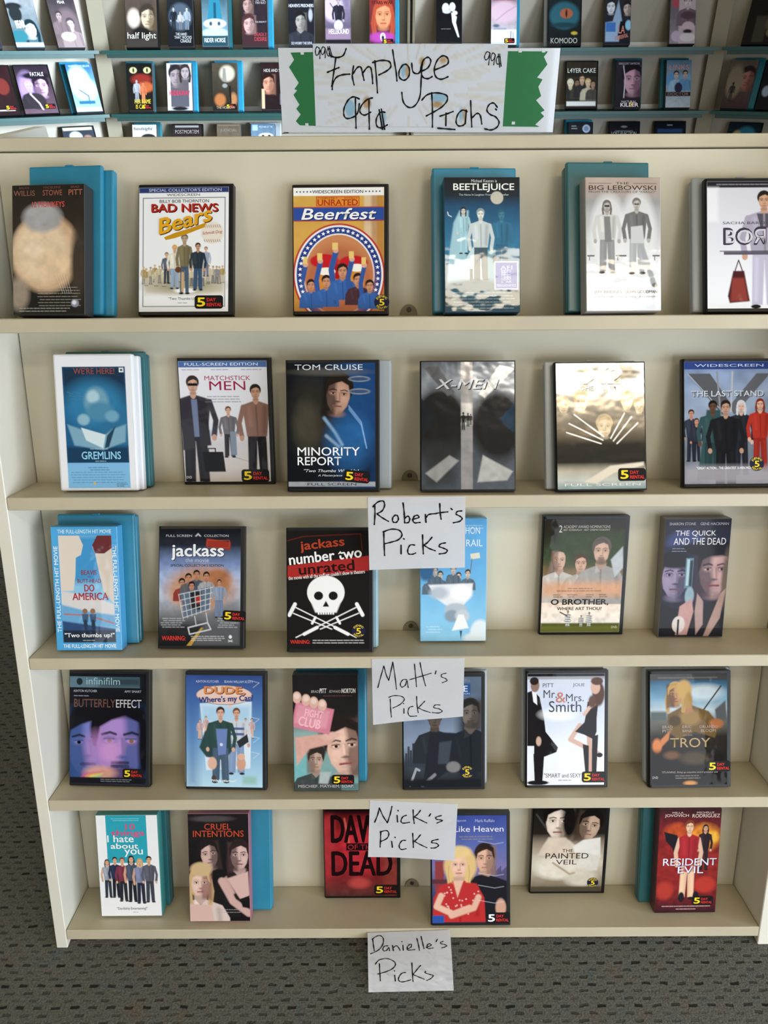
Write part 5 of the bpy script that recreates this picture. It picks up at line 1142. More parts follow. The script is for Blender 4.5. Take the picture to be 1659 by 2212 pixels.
def art_AA():
    a = Art(HD); a.grad((0, '3a1014'), (30, '7a1a1e'), (70, '9a2026'), (110, '7c2226'), (142, '54302c')); a.ell(50, 66, 26, 40, 'c0303a', soft=24).ell(6, 60, 10, 50, 'a83036', soft=10).ell(92, 90, 12, 50, '8a3a34', soft=10).rect(0, 0, 100, 16, '201014', soft=10).noise(.18, 9, 13).ell(48, 122, 14, 8, 'b04440', soft=8)
    a.line([(28, 24), (34, 60)], 2, 'd8685c', soft=3).line([(72, 24), (70, 60)], 2, 'd8685c', soft=3)
    a.t('DAWN', 10, 19, 93, 60, '1c0a0c', bold=.03).rect(30, 61, 72, 72, '250c10').t('OF THE', 32, 63, 70, 70.5, 'a83038').t('DEAD', 10, 73.5, 93, 110, '1c0a0c', bold=.03).streaks(8, 60, 8, 1, 1, '6a2024', w=1.6)
    return a


def art_BB():
    a = Art(HD); a.grad((0, '3a4a94'), (40, '5866a4'), (70, '7870a0'), (95, '46486a'), (142, '24263a')).noise(.08, 14, 3).rect(4, 60, 16, 100, '8a3a3c', soft=3).rect(0, 84, 30, 90, '5a3038', soft=3)
    for i in range(9): a.rect(84 + i * 1.8, 66 + (i * 7 % 9), 85.4 + i * 1.8, 90, '4a4466', soft=.8)
    a.bust(71, 58, 36, 'd0a48e', '2c2220', '202026', wide=1.05, sh=1).poly([(54, 82), (66, 78), (80, 82), (98, 92), (100, 128), (60, 134)], '1d1d24', soft=3).ell(92, 122, 7, 12, 'c99c86', soft=3)
    a.ell(38, 66, 22, 24, 'd8b67a', soft=6); a.bust(36, 66, 34, 'e0b6a0', 'd9b87c', 'b8302f', wide=.95, long=True, lips='b85458').ell(36, 48, 16, 8, 'e2c488', soft=5)
    a.poly([(14, 92), (26, 88), (34, 100), (44, 88), (60, 90), (66, 106), (58, 130), (18, 138)], 'b52f30', soft=3).poly([(28, 86), (42, 86), (34, 108)], 'deb29c', soft=3)
    r = random.Random(8)
    for i in range(34): a.ell(16 + r.random() * 46, 92 + r.random() * 40, 1.2, 1.1, 'e8b8b4', soft=.8, a=.8)
    a.line([(12, 106), (6, 120), (28, 130), (50, 122)], 8, 'e0b49e', soft=3).line([(62, 108), (56, 122), (26, 132)], 8, 'dcae98', soft=3).rect(0, 132, 16, 142, '2c50a0', soft=2)
    a.t('Just Like Heaven', 4, 14, 96, 24, 'e4e4ee', bold=0).t('Reese Witherspoon', 6, 5, 46, 9, 'b8bcd8').t('Mark Ruffalo', 58, 5, 84, 9, 'b8bcd8').streaks(36, 84, 28, 2, 3.4, '9a9070')
    for y in (34, 76, 92, 112): a.line([(62, y), (84, y + 4), (96, y + 2)], .8, 'd4d8e4', soft=.8, a=.5)
    return a


def art_CC():
    a = Art(HD); a.grad((0, '15120f'), (50, '231e1a'), (70, '9c8c78'), (95, 'c9bfae'), (120, '9a8d7a'), (142, '5a5142')).line([(4, 20), (24, 50)], 2, '4a443e', soft=3)
    a.face(34, 32, 52, 'd9c8b8', '120f0e', sh=1, shade='7a6656', lips='8a3a38').poly([(22, 56), (46, 56), (64, 72), (62, 84), (8, 84), (14, 70)], 'cfbfac', soft=5).ell(50, 30, 9, 26, '120f0e', soft=5)
    a.face(78, 38, 44, 'b59a84', '16110f', sh=-1, shade='463629', tilt=10).poly([(56, 70), (70, 60), (94, 56), (96, 88), (80, 82), (60, 80)], 'dcd8d0', soft=3).poly([(66, 80), (96, 84), (92, 108), (64, 112)], 'd4cfc4', soft=5)
    a.ell(36, 104, 32, 18, 'd8d0c2', soft=10).ell(70, 120, 22, 14, 'c8c0b0', soft=10).line([(30, 96), (54, 114), (60, 112)], 3, 'a8987e', soft=3).noise(.06, 8, 4).rect(0, 134, 100, 142, '4e4638', soft=4)
    a.t('THE', 42, 74, 57, 79, '453a30').t('PAINTED', 19, 80.5, 79, 89, '33291f').t('VEIL', 34, 91, 63, 98.5, '3a3026')
    return a


def art_DD():
    a = Art(HV); a.grad((0, '30121a'), (30, '701c20'), (90, '8e2420'), (140, '7a1e1e'), (179, '28101a')); a.ell(74, 48, 26, 22, 'd8842a', soft=16).ell(30, 38, 20, 14, 'b84a22', soft=12).ell(88, 48, 10, 10, 'f0b840', soft=8).noise(.25, 8, 14).ell(80, 130, 18, 14, 'b03428', soft=8).ell(14, 140, 14, 16, 'a8342a', soft=9)
    a.poly([(8, 38), (30, 44), (38, 66), (28, 72), (12, 54)], '15141c', soft=3).line([(24, 60), (28, 80)], 4, '15141c', soft=2)
    a.fig(76, 27, 78, 'c89a84', '1a1414', '2a1c24', '241820', long=True)
    a.fig(50, 20, 136, 'dab494', '7a3a22', 'a2242c', 'd0a488', arm='d8b098', skirt='97222a', bare=True, wide=1.05); a.ell(42, 152, 5, 9, '1c161c', soft=2).ell(66, 150, 5, 8, '1c161c', soft=2)
    a.t('MILLA', 20, 4, 38, 7, 'd8c4b8').t('JOVOVICH', 8, 8, 47, 14, 'e4d4c8').t('MICHELLE', 60, 4, 88, 7, 'd8c4b8').t('RODRIGUEZ', 53, 8, 98, 14, 'e4d4c8')
    a.t('RESIDENT', 9, 84, 97, 96.5, 'dcdcea', bold=.01, shadow='3a1c30').t('EVIL', 34, 98, 76, 110, 'dcdcea', bold=.01, shadow='3a1c30').streaks(10, 94, 168, 1, 1, 'd0b8b0', w=1.2).streaks(34, 70, 173, 1, 1, 'd0b8b0', w=1.2)
    return a


def art_sticker_square(white=False):
    a = Art(52, nx=60); a.bg('131215')
    a.t('5', 9, 9, 37, 43, 'f4f4f2' if white else 'f2d422', bold=.06).t('DAY', 43, 10, 74, 23, 'd83028', bold=.04).t('RENTAL', 43, 29, 96, 42, 'd83028', bold=.04)
    return a


def sticker_mesh(x, z, w, white=False, rot=0):
    """black rounded label with its lettering; (x, z) centre, in the plane of the cover, y = 0"""
    h = w * .46; bm = bmesh.new(); r = h * .22; pts = []
    for cx, cz, a0 in ((w / 2 - r, h / 2 - r, 0), (-w / 2 + r, h / 2 - r, 90), (-w / 2 + r, -h / 2 + r, 180), (w / 2 - r, -h / 2 + r, 270)):
        for i in range(6):
            an = math.radians(a0 + i * 18); pts.append((cx + r * math.cos(an), cz + r * math.sin(an)))
    return flat_print([(pts, '131215')], [('5', -.41, .32, -.14, -.32, 'f4f4f2' if white else 'f2d422', .06), ('DAY', -.07, .30, .24, .05, 'd83028', .04), ('RENTAL', -.07, -.07, .45, -.32, 'd83028', .04)], x, z, w, h, rot)


def round_mesh(x, z, d):
    """round navy label with a ring of yellow lettering around the 5"""
    pts = [(d / 2 * math.cos(i * math.pi / 18), d / 2 * math.sin(i * math.pi / 18)) for i in range(36)]
    polys = [(pts, '171c3a')]; tx = [('5', -.16, .2, .16, -.22, 'f0d020', .05)]
    ring = []
    for s_, a0, da in (('EVENING', 140, -100 / 6), ('RENTAL', 222, 96 / 5)):
        for i, ch in enumerate(s_): ring.append((ch, a0 + da * i, s_ == 'EVENING'))
    return flat_print(polys, tx, x, z, d, d, 0, ring)


def flat_print(polys, texts, x, z, w, h, rot, ring=()):
    co, cl, fs = [], [], []
    c, s_ = math.cos(math.radians(rot)), math.sin(math.radians(rot))
    def put(P, F, col, y):
        n = len(co)
        for px, pz in P: co.append((x + c * px - s_ * pz, y, z + s_ * px + c * pz)); cl.append(srgb(col))
        for f_ in F: fs.append([i + n for i in f_])
    for P, col in polys: put(P, [list(range(len(P)))], col, -.0007)
    for t_, a0, b0, a1, b1, col, bd in texts:
        g, F = text_geo(t_, 0, 0); d = bd * (b0 - b1) * h * .8
        for j, (ox, oz) in enumerate(((0, 0), (d, 0), (-d, 0), (0, d * .7), (0, -d * .7))): put([(a0 * w + q[0] * (a1 - a0) * w + ox, b1 * h + q[1] * (b0 - b1) * h + oz) for q in g], F, col, -.00085 - .000004 * j)
    for ch, an, out in ring:
        g, F = text_geo(ch, 0, 0); r = w * .39; an = math.radians(an); k = an - R90 if out else an + R90
        ww = w * (.045 if ch == 'I' else .12); hh = w * .15
        P = []
        for q in g:
            lx, lz = (q[0] - .5) * ww, (q[1] - .5) * hh
            P.append((r * math.cos(an) + math.cos(k) * lx - math.sin(k) * lz, r * math.sin(an) + math.sin(k) * lx + math.cos(k) * lz))
        put(P, F, 'ecd024', -.00085)
    me = bpy.data.meshes.new('rental_sticker'); me.from_pydata(co, [], fs)
    at = me.color_attributes.new('print', 'FLOAT_COLOR', 'POINT')
    at.data.foreach_set('color', np.concatenate([np.array(cl), np.ones((len(cl), 1))], 1).astype(np.float32).ravel())
    return me

# ------------------------------------------------------------------ cases, sleeves and stickers
THK = {'d': .0145, 'v': .024, 'c': .026}
ROW = {1: 'rental films on the top shelf', 2: 'rental films on the second shelf', 3: 'rental films on the third shelf', 4: 'rental films on the fourth shelf', 5: 'rental films on the bottom shelf'}


def pose_m(row, x, y, yaw, lean, t, up=0.0):
    return U @ Matrix.Translation((x, y, ZS[row] + t * math.sin(lean) + .0002)) @ Matrix.Rotation(yaw, 4, 'Z') @ Matrix.Rotation(-lean, 4, 'X') @ Matrix.Translation((0, 0, up))


def dvd_body(w, h, t, r=.0032):
    bm = bmesh.new(); pts = []
    for cx, cy, a0 in ((w / 2 - .0016, .0016, -90), (w / 2 - .0016, t - .0016, 0), (-w / 2 + r * 1.4, t - r * 1.4, 90), (-w / 2 + r * 1.4, r * 1.4, 180)):
        rr = .0016 if cx > 0 else r * 1.4
        for i in range(5):
            an = math.radians(a0 + i * 22.5); pts.append((cx + rr * math.cos(an), cy + rr * math.sin(an)))
    prism(bm, pts, h, lambda p, q: Vector((p[0], p[1], q)))
    return bm_mesh('case_body', bm)


def sleeve_body(w, h, t):
    return box_mesh('sleeve', -w / 2, w / 2, 0, t, 0, h, bev=.0007, seg=1)


def shell_case(name, label, cat, group, mw, w, h, t, mt, lidw=.0):
    """two-part hinged plastic case: deep tray behind, lid in front, thumb notch at the open side"""
    e = link(name, None, mw=mw); tag(e, label, cat, group)
    bm = bmesh.new(); add_box(bm, -w / 2, w / 2, t * .42, t, 0, h - .0035, bev=.0022, seg=2)
    link('tray', bm_mesh('tray', bm), M[mt], e)
    bm = bmesh.new(); add_box(bm, -w / 2 + .0002, w / 2 - lidw, 0, t * .40, 0, h, bev=.0024, seg=2)
    link('lid', bm_mesh('lid', bm), M[mt], e)
    bm = bmesh.new(); add_box(bm, -.006, .006, -.0003, t * .45, h - .001, h + .0009, bev=.0006, seg=1)
    link('latch', bm_mesh('latch', bm), M[mt], e)
    return e


# key: (art, cover material, body colour, label, sticker spec)
ITEMS = {
 'A': (art_A, 'shrink', '2a2826', 'shiny dark video box with a large tan egg shape and painted glare below red names', None),
 'B': (art_B, 'gloss', None, 'white film case with red and yellow lettering above a small crowd', ('s', .034, .017, .040, 0)),
 'C': (art_C, 'gloss', None, 'film case with a ring of white stars around men raising beer glasses', ('r', .058, .016, .021)),
 'D': (art_D, 'shrink', '234a60', 'night-blue video box with white capitals, moon and a small pale house', None),
 'E': (art_E, 'shrink', 'b9b4ae', 'silver-grey video box showing two men standing side by side', None),
 'F': (art_F, 'gloss', None, 'pale film case with a light-suited man holding a dark red bag', None),
 'G': (art_G, 'card', 'e4e6ea', 'white cassette case with a blue picture above a light blue text panel', None),
 'H': (art_H, 'gloss', None, 'film case with three standing people on pale sand and a black briefcase', ('s', .040, .013, .042, 0)),
 'I': (art_I, 'gloss', None, 'dark blue film case with a man in profile and streaks of light', ('s', .034, .021, .038, -5)),
 'J': (art_J, 'foil', None, 'silver foil film case with dark side wedges and a narrow light shaft', None),
 'K': (art_K, 'foil', None, 'pale gold foil film case with six white scratches across faint faces', ('s', .044, .0225, .040, 0)),
 'L': (art_L, 'gloss', None, 'smoky blue film case with a row of costumed figures under a navy band', ('r', .041, .033, .021)),
 'M': (art_M, 'shrink', '4a9ed0', 'sky-blue bordered video box with the same white slogan along all four edges', None),
 'N': (art_N, 'gloss', None, 'dark film case with men riding a shopping cart out of an orange blast', ('s', .052, .050, .036, -3)),
 'O': (art_O, 'gloss', None, 'black film case with a white skull over crossed white bars and red band', ('r', .044, .032, .021)),
 'P': (art_P, 'card', '7ab4d4', 'light blue video box with a big white goblet shape, partly behind a paper sign', None),
 'Q': (art_Q, 'gloss', None, 'film case with three upward-looking men above orange haze and black lettering', None),
 'R': (art_R, 'card', '6e6a66', 'dark navy video box with two half-lit faces and an upright silver revolver', None),
 'S': (art_S, 'gloss', None, 'film case with a violet and blue close-up face and rainbow sheen', ('s', .040, .0215, .034, 0)),
 'T': (art_T, 'gloss', None, 'blue film case with an orange speech-bubble title over two startled young men', None),
 'U': (art_U, 'card', '2a2a2c', 'video box with a hand holding a pink soap bar above two faces', ('s', .027, .019, .036, 0)),
 'V': (art_V, 'gloss', None, 'grey-blue film case with two dark men, half covered by a sign', ('r', .038, .029, .021)),
 'W': (art_W, 'gloss', None, 'white film case with a black-suited man facing a woman in black dress', ('s', .044, .017, .039, 0)),
 'X': (art_X, 'gloss', None, 'film case with a long-haired man in bronze armour and thin gold capitals', ('s', .047, .034, .038, 0)),
 'Y': (art_Y, 'card', '3e8c88', 'white video box with a turquoise band and six young people in a row', None),
 'Z': (art_Z, 'shrink', 'a86a78', 'black video box with three pale faces and red-orange capitals', None),
 'AA': (art_AA, 'gloss', None, 'blood-red film case with huge black capitals, pushed back against the panel', ('s', .042, .0165, .042, 0)),
 'BB': (art_BB, 'gloss', None, 'film case with a blonde woman in a red dress beside a dark-haired man', ('w', .046, .0125, .040, 0)),
 'CC': (art_CC, 'gloss', None, 'beige and black film case with a pale woman and a man facing down', ('r', .045, .0225, .020)),
 'DD': (art_DD, 'card', '5a2a2c', 'fiery red video box with a woman in a red dress and silver capitals', ('s', .029, .0235, .036, 0)),
}
# companion plastic cases standing behind the display boxes: key: (material, width, height, thickness, side shift, label)
BEHIND = {
 'A': ('blue', .118, .200, .022, .016, 'blue plastic cassette case behind the shrink-wrapped tan box, beside the end panel'),
 'D': ('blue', .117, .196, .022, -.006, 'blue plastic cassette case behind the night-blue video box'),
 'E': ('teal', .117, .202, .022, -.011, 'dark teal plastic cassette case behind the silver-grey video box'),
 'G': ('teal', .118, .199, .020, .009, 'teal plastic cassette case behind the white cassette case'),
 'M': ('blue', .120, .205, .022, .010, 'blue plastic cassette case behind the sky-blue bordered box'),
 'U': ('blue', .116, .200, .022, .008, 'deep blue plastic cassette case behind the pink soap box'),
 'Y': ('teal', .114, .190, .022, .004, 'dark green-blue cassette case behind the turquoise banded box'),
 'Z': ('blue', .118, .198, .022, .026, 'bright blue cassette case sticking out behind the black three-face box'),
 'DD': ('teal', .117, .196, .022, -.014, 'dark teal cassette case behind the fiery red box'),
 'I': ('clear', .136, .187, .0135, .017, 'milky plastic disc case sticking out behind the dark blue profile case'),
 'K': ('clear', .136, .187, .012, -.009, 'milky plastic disc case behind the pale gold foil case'),
 'F': ('clear', .136, .187, .012, -.012, 'milky plastic disc case behind the pale light-suit case'),
 'T': ('clear', .136, .191, .012, -.005, 'milky plastic disc case behind the speech-bubble case'),
 'V': ('clear', .136, .191, .012, .005, 'milky plastic disc case behind the grey-blue skyline case'),
 'O': ('paleblue', .136, .187, .012, .006, 'pale blue plastic disc case behind the skull case'),
 'X': ('clear', .143, .190, .012, .002, 'milky plastic disc case behind the bronze armour case'),
 'W': ('clear', .136, .192, .012, -.003, 'milky plastic disc case behind the white two-figure case'),
}
for k, (row, kind, x, y, yaw, lean, w, h) in POSE.items():
    art, mt, body, label, stk = ITEMS[k]
    t = THK[kind]
    e = link({'d': 'dvd_case', 'v': 'video_box', 'c': 'cassette_case'}[kind], None, mw=pose_m(row, x, y, yaw, lean, t))
    tag(e, label, {'d': 'DVD case', 'v': 'video box', 'c': 'cassette case'}[kind], ROW[row])
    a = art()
    if kind == 'd':
        link('case_body', dvd_body(w, h, t), M['black'], e)
        if mt == 'foil':
            cv = a.mesh('cover', -w / 2 + .002, w / 2 - .0018, .0022, h - .0018, -.0003)
        else:
            cv = a.mesh('cover', -w / 2 + .0022, w / 2 - .0062, .0040, h - .0042, -.0003)
    elif kind == 'v':
        link('sleeve', sleeve_body(w, h, t), mat('card_' + k.lower(), body, rough=.5, coat=.3), e)
        cv = a.mesh('cover', -w / 2 + .0008, w / 2 - .0008, .0010, h - .0008, -.0002)
    else:
        bm = bmesh.new(); add_box(bm, -w / 2, w / 2, 0, t * .46, 0, h, bev=.003, seg=2)
        link('lid', bm_mesh('lid', bm), M['white'], e)
        bm = bmesh.new(); add_box(bm, -w / 2, w / 2 + .004, t * .48, t, 0, h - .002, bev=.002, seg=2)
        link('tray', bm_mesh('tray', bm), M['white'], e)
        cv = a.mesh('cover', -w / 2 + .003, w / 2 - .003, .003, h - .003, -.0003)
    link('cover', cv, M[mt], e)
    if stk:
        if stk[0] == 'r': sm = round_mesh(stk[1], stk[2], stk[3])
        else: sm = sticker_mesh(stk[1], stk[2], stk[3], white=stk[0] == 'w', rot=stk[4])
        o = link('rental_sticker', sm, M['card'], e)
        o['label'] = 'round navy sticker with a yellow 5' if stk[0] == 'r' else 'black sticker with a big 5 and red lettering'
    if k in BEHIND:
        bmt, bw, bh, bt, dx, blab = BEHIND[k]
        mw = pose_m(row, x, y, yaw, lean, t) @ Matrix.Translation((dx, t + .0008, 0))
        # slide down along the lean until its rear edge meets the shelf
        mw = mw @ Matrix.Translation((0, 0, bt * math.tan(lean)))
        shell_case('cassette_case' if bt > .015 else 'disc_case', blab, 'cassette case' if bt > .015 else 'DVD case', ROW[row], mw, bw, bh, bt, bmt, lidw=.012 if k == 'A' else .001)

# ------------------------------------------------------------------ films on the teal wall shelves
def small(v, top, bot, blobs=(), texts=(), seed=0, n=.12):
    a = Art(HV if v else HD, nx=46); a.grad((0, top), (a.H, bot)).noise(n, 14, seed)
    for b in blobs:
        if b[0] == 'e': a.ell(*b[1:6], soft=b[6] if len(b) > 6 else 6)
        elif b[0] == 'r': a.rect(*b[1:6], soft=b[6] if len(b) > 6 else 1)
        elif b[0] == 'f': a.face(*b[1:6], **(b[6] if len(b) > 6 else {}))
        elif b[0] == 'b': a.bust(*b[1:7], **(b[7] if len(b) > 7 else {}))
        elif b[0] == 'g': a.fig(*b[1:8])
        elif b[0] == 'p': a.poly(*b[1:3], soft=b[3] if len(b) > 3 else 2)
        elif b[0] == 'l': a.line(*b[1:4], soft=2)
    for t_ in texts: a.t(*t_[:6], **(t_[6] if len(t_) > 6 else {}))
    return a


